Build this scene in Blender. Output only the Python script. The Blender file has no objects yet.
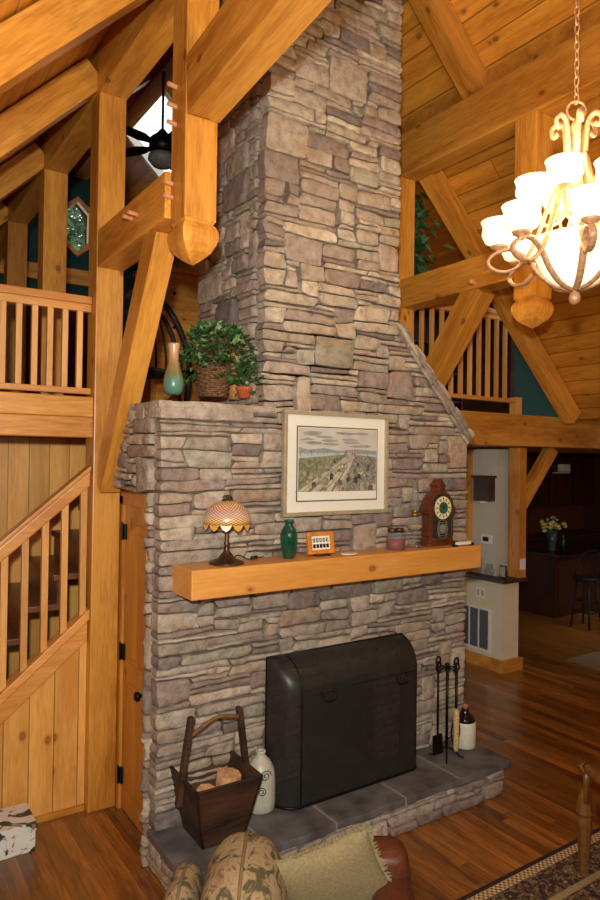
import bpy, bmesh, math, random
from mathutils import Vector, Matrix, noise
PI = math.pi
C = bpy.context.scene.collection
sc = bpy.context.scene

# ------------------------------------------------------------------ camera
CAMROT = ((0.8299434447935488, -0.017556034501562953, -0.5575712188562085),
          (-0.5576765682194522, -0.0013670680321839594, -0.8300572127172742),
          (0.013810275275771475, 0.9998449463679733, -0.01092517822427171))
EYE = Vector((0, 0, 2.3)); FPX = 673.8
cd = bpy.data.cameras.new('camera'); cam = bpy.data.objects.new('camera', cd); C.objects.link(cam)
cd.sensor_fit = 'VERTICAL'; cd.sensor_height = 36.0; cd.lens = FPX / 900 * 36.0
cd.clip_start = 0.05; cd.clip_end = 200
cam.matrix_world = Matrix.Translation(EYE) @ Matrix(CAMROT).to_4x4()
sc.camera = cam

# ------------------------------------------------------------------ world, light, exposure
def lin(c):
    c = c / 255.0
    return c / 12.92 if c <= 0.04045 else ((c + 0.055) / 1.055) ** 2.4
def rgb(r, g, b): return (lin(r), lin(g), lin(b), 1.0)
w = bpy.data.worlds.new('world'); sc.world = w; w.use_nodes = True
w.node_tree.nodes['Background'].inputs[0].default_value = (0.93, 0.97, 1.0, 1)
w.node_tree.nodes['Background'].inputs[1].default_value = 2.2
sc.view_settings.view_transform = 'Standard'; sc.view_settings.look = 'None'
sc.view_settings.exposure = 0.0; sc.view_settings.gamma = 1.0; sc.view_settings.use_curve_mapping = False
def area_light(name, loc, target, size, power, col, sy=None):
    l = bpy.data.lights.new(name, 'AREA'); l.energy = power; l.color = col; l.size = size
    if sy: l.shape = 'RECTANGLE'; l.size_y = sy
    o = bpy.data.objects.new(name, l); C.objects.link(o); o.location = loc
    o.rotation_euler = (Vector(target) - Vector(loc)).to_track_quat('-Z', 'Y').to_euler()
    return o
FLASH_W, FILL_W, BULB_W = 146, 42, 12
area_light('camera_flash', (-0.10, -0.05, 2.57), (2.3, 3.5, 3.0), 0.09, FLASH_W, (1.0, 0.97, 0.90))
area_light('great_room_fill', (0.9, -1.7, 3.0), (2.6, 3.5, 2.7), 2.6, FILL_W, (1.0, 0.93, 0.80), 2.0)  # added soft fill from behind the camera; no window stands there

# ------------------------------------------------------------------ scene graph helpers
def prop(o, label=None, cat=None, group=None, kind=None):
    if label: o['label'] = label
    if cat: o['category'] = cat
    if group: o['group'] = group
    if kind: o['kind'] = kind
    return o
def thing(name, label, cat, loc=(0, 0, 0), group=None, rot=None):
    o = bpy.data.objects.new(name, None); C.objects.link(o); o.location = loc
    o.empty_display_size = 0.05
    if rot is not None: o.rotation_euler = rot
    m = Matrix.Translation(loc)
    if rot is not None:
        from mathutils import Euler
        m = m @ Euler(rot).to_matrix().to_4x4()
    o['_w'] = [v for r in m for v in r]
    return prop(o, label, cat, group)
def wmat(o):
    a = list(o['_w']); return Matrix([a[0:4], a[4:8], a[8:12], a[12:16]])
def obj(name, bm, mats, parent=None, smooth=False, label=None, cat=None, group=None, kind=None, autos=None):
    """link a bmesh (world coordinates) as one mesh object"""
    if parent is not None: W = wmat(parent)
    else:
        xs = [v.co for v in bm.verts]
        lo = Vector([min(c[i] for c in xs) for i in range(3)]); hi = Vector([max(c[i] for c in xs) for i in range(3)])
        W = Matrix.Translation(((lo.x + hi.x) / 2, (lo.y + hi.y) / 2, lo.z))
    bm.transform(W.inverted())
    me = bpy.data.meshes.new(name); bm.normal_update(); bm.to_mesh(me); bm.free()
    if not isinstance(mats, (list, tuple)): mats = [mats]
    for m in mats: me.materials.append(m)
    if smooth or autos:
        for p in me.polygons: p.use_smooth = True
        if autos: me.set_sharp_from_angle(angle=math.radians(autos))
    o = bpy.data.objects.new(name, me); C.objects.link(o)
    if parent is not None: o.parent = parent
    else: o.location = W.translation
    o['_w'] = [v for r in W for v in r]
    return prop(o, label, cat, group, kind)
def dup(o, parent=None, **kw):
    c = o.copy(); C.objects.link(c)
    if parent is not None: c.parent = parent
    for k in list(kw): c[k] = kw[k]
    for ch in list(o.children): dup(ch, c)
    return c
NB = bmesh.new
def box(bm, x0, x1, y0, y1, z0, z1, bev=0.0, mi=0):
    vs = [bm.verts.new(p) for p in ((x0,y0,z0),(x1,y0,z0),(x1,y1,z0),(x0,y1,z0),(x0,y0,z1),(x1,y0,z1),(x1,y1,z1),(x0,y1,z1))]
    fs = [bm.faces.new([vs[i] for i in q]) for q in ((0,3,2,1),(4,5,6,7),(0,1,5,4),(1,2,6,5),(2,3,7,6),(3,0,4,7))]
    for f_ in fs: f_.material_index = mi
    if bev > 0:
        es = list({e for f_ in fs for e in f_.edges})
        r = bmesh.ops.bevel(bm, geom=es, offset=bev, segments=2, profile=0.6, affect='EDGES')
        for f_ in r['faces']: f_.material_index = mi
    return vs
def prism(bm, pts, nvec, mi=0, bev=0.0):
    """extrude a 3D polygon along nvec"""
    n = Vector(nvec); a = [bm.verts.new(p) for p in pts]; b = [bm.verts.new(Vector(p) + n) for p in pts]
    fs = [bm.faces.new(list(reversed(a))), bm.faces.new(b)]
    k = len(pts)
    for i in range(k): fs.append(bm.faces.new((a[i], a[(i+1) % k], b[(i+1) % k], b[i])))
    for f_ in fs: f_.material_index = mi
    bmesh.ops.recalc_face_normals(bm, faces=fs)
    if bev > 0:
        bmesh.ops.bevel(bm, geom=list({e for f_ in fs for e in f_.edges}), offset=bev, segments=2, profile=0.6, affect='EDGES')
def lathe(bm, prof, c=(0, 0, 0), seg=24, mi=0, sx=1, sy=1, rot=0.0, mat=None):
    rings = []
    for r, z in prof:
        if r < 1e-5: rings.append([bm.verts.new((c[0], c[1], c[2] + z))]); continue
        rings.append([bm.verts.new((c[0] + r*sx*math.cos(rot + 2*PI*i/seg), c[1] + r*sy*math.sin(rot + 2*PI*i/seg), c[2] + z)) for i in range(seg)])
    fs = []
    for a, b in zip(rings, rings[1:]):
        for i in range(seg):
            j = (i+1) % seg
            if len(a) == 1 and len(b) == 1: continue
            if len(a) == 1: fs.append(bm.faces.new((a[0], b[j], b[i])))
            elif len(b) == 1: fs.append(bm.faces.new((a[i], a[j], b[0])))
            else: fs.append(bm.faces.new((a[i], a[j], b[j], b[i])))
    if len(rings[0]) > 1: fs.append(bm.faces.new(list(reversed(rings[0]))))
    if len(rings[-1]) > 1: fs.append(bm.faces.new(rings[-1]))
    for f_ in fs: f_.material_index = mi
    if mat is not None:
        vs = {v for f_ in fs for v in f_.verts}
        for v in vs: v.co = mat @ v.co
    return fs
def shell(prof, th):
    """outer profile -> closed shell profile of wall thickness th (goes up outside, down inside)"""
    return list(prof) + [(max(r - th, 0.0005), z) for r, z in reversed(prof)]
def smooth_path(pts, n=6):
    P = [Vector(p) for p in pts]
    if len(P) < 3: return P
    out = []
    for i in range(len(P)-1):
        p0 = P[i-1] if i else P[0]*2-P[1]; p1 = P[i]; p2 = P[i+1]; p3 = P[i+2] if i+2 < len(P) else P[-1]*2-P[-2]
        for k in range(n):
            t = k/n
            out.append(0.5*((2*p1)+(-p0+p2)*t+(2*p0-5*p1+4*p2-p3)*t*t+(-p0+3*p1-3*p2+p3)*t*t*t))
    out.append(P[-1]); return out
def tube(bm, pts, r, seg=8, mi=0, closed=False, flat=1.0, up=None):
    P = [Vector(p) for p in pts]; n = len(P); R = r if isinstance(r, (list, tuple)) else [r]*n
    if len(R) != n: R = [R[min(int(i*(len(R)-1)/(n-1)+0.5), len(R)-1)] for i in range(n)]
    prev = None; rings = []
    for i in range(n):
        if closed: t = P[(i+1) % n] - P[i-1]
        else: t = P[min(i+1, n-1)] - P[max(i-1, 0)]
        t = t.normalized() if t.length > 1e-9 else Vector((0, 0, 1))
        if up is not None: a = Vector(up) - t * t.dot(Vector(up))
        elif prev is None: a = t.orthogonal()
        else: a = prev - t * prev.dot(t)
        if a.length < 1e-6: a = t.orthogonal()
        a.normalize(); prev = a; b = t.cross(a)
        rings.append([bm.verts.new(P[i] + a*R[i]*flat*math.cos(2*PI*k/seg) + b*R[i]*math.sin(2*PI*k/seg)) for k in range(seg)])
    fs = []
    for i in range(n if closed else n-1):
        A, B = rings[i], rings[(i+1) % n]
        for k in range(seg):
            fs.append(bm.faces.new((A[k], A[(k+1) % seg], B[(k+1) % seg], B[k])))
    if not closed: fs.append(bm.faces.new(list(reversed(rings[0])))); fs.append(bm.faces.new(rings[-1]))
    for f_ in fs: f_.material_index = mi
def ball(bm, c, r, mi=0, sx=1, sy=1, sz=1, u=14, v=10):
    res = bmesh.ops.create_uvsphere(bm, u_segments=u, v_segments=v, radius=r)
    for vv in res['verts']: vv.co = Vector((vv.co.x*sx, vv.co.y*sy, vv.co.z*sz)) + Vector(c)
    for f_ in {f for vv in res['verts'] for f in vv.link_faces}: f_.material_index = mi

# ------------------------------------------------------------------ material helpers
def nodes(name):
    m = bpy.data.materials.new(name); m.use_nodes = True; nt = m.node_tree
    b = nt.nodes['Principled BSDF']; return m, nt, b
def N(nt, t, **kw):
    n = nt.nodes.new('ShaderNode' + t)
    for k, v in kw.items():
        if k.startswith('i_'): n.inputs[k[2:].replace('_', ' ')].default_value = v
        else: setattr(n, k, v)
    return n
def L(nt, a, b): nt.links.new(a, b)
def math_n(nt, op, a, b=None, c=None):
    n = nt.nodes.new('ShaderNodeMath'); n.operation = op
    for i, v in enumerate((a, b, c)):
        if v is None: continue
        if isinstance(v, (int, float)): n.inputs[i].default_value = v
        else: L(nt, v, n.inputs[i])
    return n.outputs[0]
def ramp(nt, fac, stops):
    n = nt.nodes.new('ShaderNodeValToRGB'); L(nt, fac, n.inputs[0]); e = n.color_ramp.elements
    while len(e) < len(stops): e.new(0.5)
    for i, (p, c) in enumerate(stops): e[i].position = p; e[i].color = c
    return n.outputs[0]
def mixc(nt, fac, a, b, mode='MIX'):
    n = nt.nodes.new('ShaderNodeMix'); n.data_type = 'RGBA'; n.blend_type = mode
    for i, v in ((0, fac), (6, a), (7, b)):
        if isinstance(v, (int, float)): n.inputs[i].default_value = v
        elif isinstance(v, tuple): n.inputs[i].default_value = v
        else: L(nt, v, n.inputs[i])
    return n.outputs[2]
def plain(name, col, rough=0.6, metal=0.0, var=0.06, scale=30, bump=0.0, trans=0.0, ior=1.45, coat=0.0, emit=None, estr=0.0):
    m, nt, b = nodes(name)
    tc = N(nt, 'TexCoord'); no = N(nt, 'TexNoise', i_Scale=scale, i_Detail=4.0); L(nt, tc.outputs['Object'], no.inputs['Vector'])
    d = tuple(c*(1-var*3) for c in col[:3]) + (1,); l_ = tuple(min(1, c*(1+var*2)) for c in col[:3]) + (1,)
    L(nt, ramp(nt, no.outputs[0], [(0.3, d), (0.7, l_)]), b.inputs['Base Color'])
    b.inputs['Roughness'].default_value = rough; b.inputs['Metallic'].default_value = metal
    b.inputs['Transmission Weight'].default_value = trans; b.inputs['IOR'].default_value = ior
    b.inputs['Coat Weight'].default_value = coat
    if emit: b.inputs['Emission Color'].default_value = emit; b.inputs['Emission Strength'].default_value = estr
    if bump:
        bp = N(nt, 'Bump', i_Strength=0.5, i_Distance=bump); L(nt, no.outputs[0], bp.inputs['Height']); L(nt, bp.outputs[0], b.inputs['Normal'])
    return m
AX = {'X': 0, 'Y': 1, 'Z': 2}
def wood(name, light, dark, axis='X', rough=0.42, knots=True, plank=None, groove=0.010, across=None, seglen=None, var=0.35, coat=0.15, knotcol=None, grain=1.0):
    """plank = board width across direction 'across'; boards may also be cut to length seglen along axis"""
    m, nt, b = nodes(name); tc = N(nt, 'TexCoord'); oi = N(nt, 'ObjectInfo')
    sep = N(nt, 'SeparateXYZ'); L(nt, tc.outputs['Object'], sep.inputs[0])
    ax = AX[axis]; rnd = oi.outputs['Random']; gm = None
    brightness = rnd; off = math_n(nt, 'MULTIPLY', rnd, 37.0)
    if plank:
        q = math_n(nt, 'DIVIDE', sep.outputs[AX[across]], plank); pid = math_n(nt, 'FLOOR', q); fr = math_n(nt, 'FRACT', q)
        al = sep.outputs[ax]
        wn = N(nt, 'TexWhiteNoise', noise_dimensions='1D'); L(nt, pid, wn.inputs['W'])
        if seglen:
            s = math_n(nt, 'DIVIDE', math_n(nt, 'ADD', al, math_n(nt, 'MULTIPLY', wn.outputs['Value'], seglen*3)), seglen)
            sid = math_n(nt, 'FLOOR', s); sf = math_n(nt, 'FRACT', s)
            w2 = N(nt, 'TexWhiteNoise', noise_dimensions='2D'); cx = N(nt, 'CombineXYZ'); L(nt, pid, cx.inputs[0]); L(nt, sid, cx.inputs[1]); L(nt, cx.outputs[0], w2.inputs['Vector'])
            brightness = w2.outputs['Value']
            eg = math_n(nt, 'LESS_THAN', sf, groove*0.4)
        else: brightness = wn.outputs['Value']; eg = None
        off = math_n(nt, 'MULTIPLY', brightness, 53.0)
        g = math_n(nt, 'LESS_THAN', fr, groove/plank)
        gm = g if eg is None else math_n(nt, 'MAXIMUM', g, eg)
    cb = N(nt, 'CombineXYZ')
    for i in range(3):
        v = sep.outputs[i]
        if i == ax: v = math_n(nt, 'ADD', math_n(nt, 'MULTIPLY', v, 0.55), off)
        else: v = math_n(nt, 'ADD', math_n(nt, 'MULTIPLY', v, 5.0), off)
        L(nt, v, cb.inputs[i])
    n1 = N(nt, 'TexNoise', i_Scale=1.3*grain, i_Detail=3.0, i_Distortion=0.6); L(nt, cb.outputs[0], n1.inputs['Vector'])
    n2 = N(nt, 'TexNoise', i_Scale=13.0*grain, i_Detail=5.0, i_Distortion=0.4); L(nt, cb.outputs[0], n2.inputs['Vector'])
    mixn = math_n(nt, 'ADD', math_n(nt, 'MULTIPLY', n1.outputs[0], 0.6), math_n(nt, 'MULTIPLY', n2.outputs[0], 0.4))
    col = ramp(nt, mixn, [(0.36, dark), (0.62, light)])
    if knots:
        kc = N(nt, 'CombineXYZ')
        for i in range(3):
            v = sep.outputs[i]
            v = math_n(nt, 'ADD', math_n(nt, 'MULTIPLY', v, 3.0 if i == ax else 4.4), off)
            L(nt, v, kc.inputs[i])
        vo = N(nt, 'TexVoronoi', i_Scale=1.55); L(nt, kc.outputs[0], vo.inputs['Vector'])
        k1 = ramp(nt, vo.outputs['Distance'], [(0.03, (.75, .75, .75, 1)), (0.11, (.9, .9, .9, 1)), (0.14, (.3, .3, .3, 1)), (0.24, (0, 0, 0, 1))])
        sp = N(nt, 'SeparateColor'); L(nt, vo.outputs['Color'], sp.inputs[0])
        on = math_n(nt, 'GREATER_THAN', sp.outputs[0], 0.5)
        kf = math_n(nt, 'MULTIPLY', math_n(nt, 'MULTIPLY', k1, on), 0.85)
        kcol = knotcol or (dark[0]*.34, dark[1]*.22, dark[2]*.2, 1)
        col = mixc(nt, kf, col, kcol)
    bl = math_n(nt, 'ADD', math_n(nt, 'MULTIPLY', brightness, var), 1-var*0.5)
    cc = N(nt, 'CombineColor'); [L(nt, bl, cc.inputs[i]) for i in range(3)]
    col = mixc(nt, 1.0, col, cc.outputs[0], 'MULTIPLY')
    if gm is not None: col = mixc(nt, math_n(nt, 'MULTIPLY', gm, 0.65), col, tuple(c*0.2 for c in dark[:3]) + (1,))
    L(nt, col, b.inputs['Base Color']); b.inputs['Roughness'].default_value = rough; b.inputs['Coat Weight'].default_value = coat; b.inputs['Coat Roughness'].default_value = 0.3
    hb = math_n(nt, 'MULTIPLY', n2.outputs[0], 0.12)
    if gm is not None: hb = math_n(nt, 'SUBTRACT', hb, gm)
    bp = N(nt, 'Bump', i_Strength=0.5, i_Distance=0.004); L(nt, hb, bp.inputs['Height']); L(nt, bp.outputs[0], b.inputs['Normal'])
    return m
PL, PD = rgb(222, 158, 64), rgb(172, 106, 32)
M = {}
for a in 'XYZ': M['pine'+a] = wood('honey_pine_'+a, PL, PD, a)
M['pine_pale'] = wood('pale_pine', rgb(226, 172, 98), rgb(204, 142, 70), 'Z', knots=False)
M['pine_paleX'] = wood('pale_pine_rail', rgb(228, 166, 88), rgb(200, 130, 58), 'X', knots=False)
M['ceil'] = wood('ceiling_board', rgb(214, 150, 54), rgb(170, 106, 30), 'Y', plank=0.135, across='X', seglen=2.6, var=0.4, groove=0.008)
M['plankwall'] = wood('pine_wall_board', rgb(232, 176, 92), rgb(204, 142, 62), 'Z', plank=0.15, across='X', var=0.25, groove=0.007)
M['plankwallY'] = wood('pine_wall_board_side', rgb(222, 154, 74), rgb(190, 118, 46), 'Z', plank=0.15, across='Y', var=0.25, groove=0.007)
M['floor'] = wood('oak_floor', rgb(160, 102, 40), rgb(92, 52, 18), 'Y', rough=0.30, knots=False, plank=0.083, across='X', seglen=1.1, var=0.75, groove=0.0022, coat=0.45)
M['mantel'] = wood('mantel_pine', rgb(226, 164, 84), rgb(206, 140, 60), 'X', var=0.1)
M['door'] = wood('door_pine', rgb(202, 140, 52), rgb(160, 98, 30), 'Z', var=0.1)
M['darkwood'] = wood('dark_stained_wood', rgb(70, 38, 20), rgb(38, 20, 12), 'X', knots=False, rough=0.5)
M['cabinet'] = wood('cherry_cabinet', rgb(70, 32, 16), rgb(44, 18, 9), 'Z', knots=False, rough=0.4)
M['bucket'] = wood('aged_elm', rgb(78, 50, 28), rgb(30, 18, 11), 'X', knots=True, rough=0.65, coat=0.0)
M['clockwood'] = wood('walnut_case', rgb(100, 52, 28), rgb(54, 26, 14), 'Z', knots=False, rough=0.4)
M['tread'] = wood('stair_tread', rgb(116, 68, 34), rgb(70, 38, 18), 'Y', knots=False)
M['peg'] = plain('peg_wood', rgb(214, 150, 104), 0.6)
M['iron'] = plain('black_iron', rgb(26, 24, 23), 0.42, 0.6)
M['blackm'] = plain('matte_black', rgb(20, 18, 18), 0.6)
M['bronze'] = plain('aged_bronze', rgb(88, 66, 42), 0.4, 0.7, 0.15)
M['gilt'] = plain('rubbed_gilt', rgb(196, 152, 112), 0.45, 0.25, 0.12, 60)
M['brass'] = plain('brass', rgb(190, 150, 70), 0.25, 0.9)
M['white'] = plain('white_paint', rgb(226, 222, 210), 0.5, var=0.01)
M['plaster'] = plain('cream_plaster', rgb(216, 206, 178), 0.85, var=0.015)
M['plasterg'] = plain('grey_plaster', rgb(192, 190, 174), 0.85, var=0.015)
M['teal'] = plain('teal_paint', rgb(22, 62, 60), 0.8, var=0.02)
M['maroon'] = plain('maroon_curtain', rgb(70, 14, 18), 0.9, var=0.1)
M['leather'] = plain('brown_leather', rgb(92, 48, 30), 0.32, var=0.08, bump=0.002, scale=60)
M['terracotta'] = plain('terracotta', rgb(190, 96, 48), 0.8)
M['glass'] = plain('clear_glass', (1, 1, 1, 1), 0.02, trans=1.0, var=0.0)
def thin_glass(name, tint, t=0.8, rough=0.03, base=0.1):
    m, nt, b = nodes(name); out = nt.nodes['Material Output']; tr = N(nt, 'BsdfTransparent'); tr.inputs[0].default_value = tint
    mx = N(nt, 'MixShader'); mx.inputs[0].default_value = 1-t; b.inputs['Base Color'].default_value = tuple(c*base for c in tint[:3]) + (1,); b.inputs['Roughness'].default_value = rough
    L(nt, tr.outputs[0], mx.inputs[1]); L(nt, b.outputs[0], mx.inputs[2]); L(nt, mx.outputs[0], out.inputs[0]); return m
M['thin'] = thin_glass('thin_clear_glass', (0.96, 0.97, 0.97, 1), 0.88, 0.03, 0.35)
M['mesh'] = thin_glass('fine_black_mesh', (0.34, 0.32, 0.30, 1), 0.5, 0.36, 0.12)
M['greenglass'] = plain('emerald_glass', rgb(8, 84, 60), 0.08, var=0.1, trans=0.35, coat=0.6)
M['glow'] = plain('frosted_bowl_glass', rgb(250, 236, 205), 0.4, var=0.0, emit=(1.0, 0.78, 0.48, 1), estr=1.15)
M['leaf'] = plain('ivy_leaf', rgb(48, 92, 44), 0.45, var=0.2, scale=18)
M['leafpale'] = plain('ivy_leaf_pale', rgb(112, 148, 92), 0.5, var=0.15, scale=18)
M['stem'] = plain('plant_stem', rgb(70, 60, 34), 0.8)
def stone_mat():
    m, nt, b = nodes('ledge_stone'); at = N(nt, 'Attribute', attribute_name='Col'); tc = N(nt, 'TexCoord')
    n1 = N(nt, 'TexNoise', i_Scale=16.0, i_Detail=6.0, i_Roughness=0.65); L(nt, tc.outputs['Object'], n1.inputs['Vector'])
    n2 = N(nt, 'TexNoise', i_Scale=5.0, i_Detail=3.0); L(nt, tc.outputs['Object'], n2.inputs['Vector'])
    n3 = N(nt, 'TexNoise', i_Scale=75.0, i_Detail=4.0); L(nt, tc.outputs['Object'], n3.inputs['Vector'])
    c = mixc(nt, 1.0, at.outputs['Color'], ramp(nt, n1.outputs[0], [(0.32, (0.60, 0.57, 0.56, 1)), (0.5, (.98, .97, .95, 1)), (0.68, (1.28, 1.25, 1.2, 1))]), 'MULTIPLY')
    c = mixc(nt, ramp(nt, n2.outputs[0], [(0.5, (0, 0, 0, 1)), (0.72, (0.45, 0.45, 0.45, 1))]), c, rgb(150, 118, 84))
    L(nt, c, b.inputs['Base Color']); b.inputs['Roughness'].default_value = 0.85
    h = math_n(nt, 'ADD', n1.outputs[0], math_n(nt, 'MULTIPLY', n3.outputs[0], 0.35))
    bp = N(nt, 'Bump', i_Strength=0.9, i_Distance=0.018); L(nt, h, bp.inputs['Height']); L(nt, bp.outputs[0], b.inputs['Normal'])
    return m
M['stone'] = stone_mat()
M['mortar'] = plain('mortar', rgb(112, 96, 78), 0.95, var=0.12, scale=25, bump=0.01)
M['slate'] = plain('bluestone_slab', rgb(98, 96, 96), 0.55, var=0.17, scale=7, bump=0.006)

# ------------------------------------------------------------------ stonework generator
TONES = [((170, 158, 142), 7), ((160, 148, 133), 7), ((146, 132, 123), 4), ((132, 118, 112), 3), ((182, 170, 152), 4), ((153, 147, 131), 2), ((162, 148, 135), 4), ((162, 142, 121), 1), ((117, 108, 105), 1)]
TB = [t for t, k in TONES for _ in range(k)]
def stones(bm, o, U, V, Nn, umax, vmax, inside, seed=1, cu=0.05, cv=0.034, uclamp=None, big=0.065, body=0.07, h0=0.026):
    col = bm.verts.layers.float_color.get('Col') or bm.verts.layers.float_color.new('Col')
    rnd = random.Random(seed); o = Vector(o); U = Vector(U); V = Vector(V); Nn = Vector(Nn)
    nu, nv = int(round(umax/cu)), int(round(vmax/cv)); cu = umax/nu; cv = vmax/nv
    free = [[inside((i+.5)*cu, (j+.5)*cv) for i in range(nu)] for j in range(nv)]
    was = [r[:] for r in free]
    def node(i, j):
        r2 = random.Random((i*7919 + j*104729 + seed*31) & 0xffffffff)
        dx, dy = (r2.random()-.5)*0.9*cu, (r2.random()-.5)*0.62*cv
        if i in (0, nu): dx = (r2.random()-.5)*0.012
        if j in (0, nv): dy = 0
        return (i*cu+dx, j*cv+dy)
    for j in range(nv):
        i = 0
        while i < nu:
            if not free[j][i]: i += 1; continue
            run = 0
            while i+run < nu and free[j][i+run]: run += 1
            if rnd.random() < big: ww, hh = rnd.randint(4, 7), rnd.randint(4, 7)
            else:
                hh = rnd.choice((1, 1, 1, 1, 2, 2, 2, 3)); ww = rnd.randint(3, 10) if hh == 1 else (rnd.randint(3, 9) if hh == 2 else rnd.randint(3, 6))
            ww = min(ww, run)
            if run-ww == 1: ww = run if ww < 9 else ww-1
            k = 1
            while k < hh and j+k < nv and all(free[j+k][i:i+ww]): k += 1
            hh = k
            for a in range(hh):
                for b_ in range(ww): free[j+a][i+b_] = False
            c00, c10, c11, c01 = node(i, j), node(i+ww, j), node(i+ww, j+hh), node(i, j+hh)
            W_, H_ = ww*cu, hh*cv
            def params(Ln):
                e1, e2 = 0.0025/Ln, 0.013/Ln; e2 = min(e2, .3); e1 = min(e1, e2*.3)
                k_ = max(1, int(Ln/0.032)); return [0, e1, e2] + [e2+(1-2*e2)*q/(k_+1) for q in range(1, k_+1)] + [1-e2, 1-e1, 1]
            S, T = params(W_), params(H_)
            h = h0 + (rnd.random()-.4)*0.018; tu, tv = (rnd.random()-.5)*0.022, (rnd.random()-.5)*0.03
            t = rnd.choice(TB); br = rnd.uniform(0.82, 1.14); cc = (lin(t[0])*br, lin(t[1])*br, lin(t[2])*br, 1)
            rc = rnd.uniform(0.03, 0.11) if hh > 1 else 0.02; g = 0.0014; grid = []
            for ti, tt in enumerate(T):
                row = []
                for si, s in enumerate(S):
                    a, b_ = 2*s-1, 2*tt-1; k_ = 1-rc*a*a*b_*b_
                    s2, t2 = .5+.5*a*k_, .5+.5*b_*k_
                    s2 = g/W_+(1-2*g/W_)*s2; t2 = g/H_+(1-2*g/H_)*t2
                    x = (1-s2)*(1-t2)*c00[0]+s2*(1-t2)*c10[0]+s2*t2*c11[0]+(1-s2)*t2*c01[0]
                    y = (1-s2)*(1-t2)*c00[1]+s2*(1-t2)*c10[1]+s2*t2*c11[1]+(1-s2)*t2*c01[1]
                    if uclamp: x = min(x, uclamp(y) - 0.004)
                    nx = noise.noise(Vector((x*9, y*9, seed*3.1))); ny = noise.noise(Vector((x*9+40, y*9, seed*3.1)))
                    if 0 < si < len(S)-1 or (i > 0 and i+ww < nu): x += nx*0.010
                    y += ny*0.007
                    edge = min(min(si, len(S)-1-si), min(ti, len(T)-1-ti))
                    d = (-body, h-.008, h-.0015)[edge] if edge < 3 else h
                    if edge > 0: d += (s-.5)*tu + (tt-.5)*tv*H_*3 + noise.noise(Vector((x*20, y*26, seed)))*0.009 + noise.noise(Vector((x*60, y*60, seed)))*0.005
                    v = bm.verts.new(o + U*x + V*y + Nn*d); v[col] = cc; row.append(v)
                grid.append(row)
            for a in range(len(T)-1):
                for b_ in range(len(S)-1):
                    bm.faces.new((grid[a][b_], grid[a][b_+1], grid[a+1][b_+1], grid[a+1][b_]))
            i += ww
def core_col(bm, c=(0.14, 0.11, 0.08, 1)):
    return bm

# ------------------------------------------------------------------ setting
def struct(name, bm, m, parent=None, label=None, **k):
    return obj(name, bm, m, parent, label=label, kind='structure' if parent is None else None, **k)
def sbox(name, x0, x1, y0, y1, z0, z1, m, label=None, parent=None, bev=0.0):
    bm = NB(); box(bm, x0, x1, y0, y1, z0, z1, bev); return struct(name, bm, m, parent, label)
RX, RZ, PT = 2.77, 6.78, 0.95                      # ridge and pitch of the roof boards
def roofz(x): return RZ - PT*abs(x-RX)
YF, YB = -2.2, 10.0
sbox('floor', -1.3, 12.6, YF, YB, -0.12, 0.0, M['floor'], 'warm brown narrow oak strip floor')
# roof: main slopes between the plates, lower aisle slopes outside them, the far right slope with a skylight opening
SKX0, SKX1, SKY0, SKY1 = 2.95, 3.75, 7.4, 8.75
ZLA, ZRA, EXR = 4.99, 5.09, 6.6
def aisle_l(x): return ZLA + 1.02*(x-1.34)
def aisle_r(x): return ZRA - .98*(x-4.22)
bm = NB(); prism(bm, [(1.34, YF, roofz(1.34)), (RX, YF, RZ), (RX, YF, RZ+.12), (1.34, YF, roofz(1.34)+.12)], (0, YB-YF, 0))
struct('ceiling', bm, M['ceil'], label='left main slope of honey pine board ceiling')
bm = NB()
def slab(xa, xb, ya, yb): prism(bm, [(xa, ya, roofz(xa)), (xb, ya, roofz(xb)), (xb, ya, roofz(xb)+.12), (xa, ya, roofz(xa)+.12)], (0, yb-ya, 0))
slab(RX, SKX0, YF, YB); slab(SKX1, 4.24, YF, YB); slab(SKX0, SKX1, YF, SKY0); slab(SKX0, SKX1, SKY1, YB)
struct('ceiling', bm, M['ceil'], label='right main slope of honey pine board ceiling')
bm = NB(); prism(bm, [(-1.3, YF, aisle_l(-1.3)), (1.345, YF, ZLA), (1.345, YF, ZLA+.1), (-1.3, YF, aisle_l(-1.3)+.1)], (0, YB-YF, 0))
struct('ceiling', bm, M['ceil'], label='lower left board ceiling outside the left posts')
bm = NB(); prism(bm, [(4.215, YF, ZRA), (EXR, YF, aisle_r(EXR)), (EXR, YF, aisle_r(EXR)+.1), (4.215, YF, ZRA+.1)], (0, 4.46-YF, 0))
struct('ceiling', bm, M['ceil'], label='lower right board ceiling behind the chandelier')
sbox('ceiling', 4.22, 12.6, 4.46, YB, 5.06, 5.16, M['ceil'], 'flat board ceiling over the right loft')
sbox('ceiling', EXR, 7.35, YF, 4.56, 2.78, 2.86, M['pineX'], 'flat eave board at the foot of the right slope')
sbox('trim_4', 1.325, 1.345, YF, YB, 5.03, 5.45, M['pineX'], 'blocking board between left plate and roof')
sbox('trim_5', 4.20, 4.23, YF, YB, 5.10, 5.5, M['pineX'], 'blocking board between right plate and roof')
# walls
sbox('wall_left', -1.32, -1.2, YF, YB, 0, 2.6, M['plankwallY'], 'pine board wall left')
sbox('wall_front', -1.3, 12.6, YF-.12, YF, 0, 7, M['plaster'], 'wall behind the camera')
sbox('wall_right', 7.2, 7.34, YF, 3.9, 0, 2.8, M['plankwallY'], 'right wall of the great room')
sbox('wall_loft', 4.0, 7.76, 7.2, 7.28, 2.66, 5.06, M['plankwall'], 'pine board wall at the back of the right loft')
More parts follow.
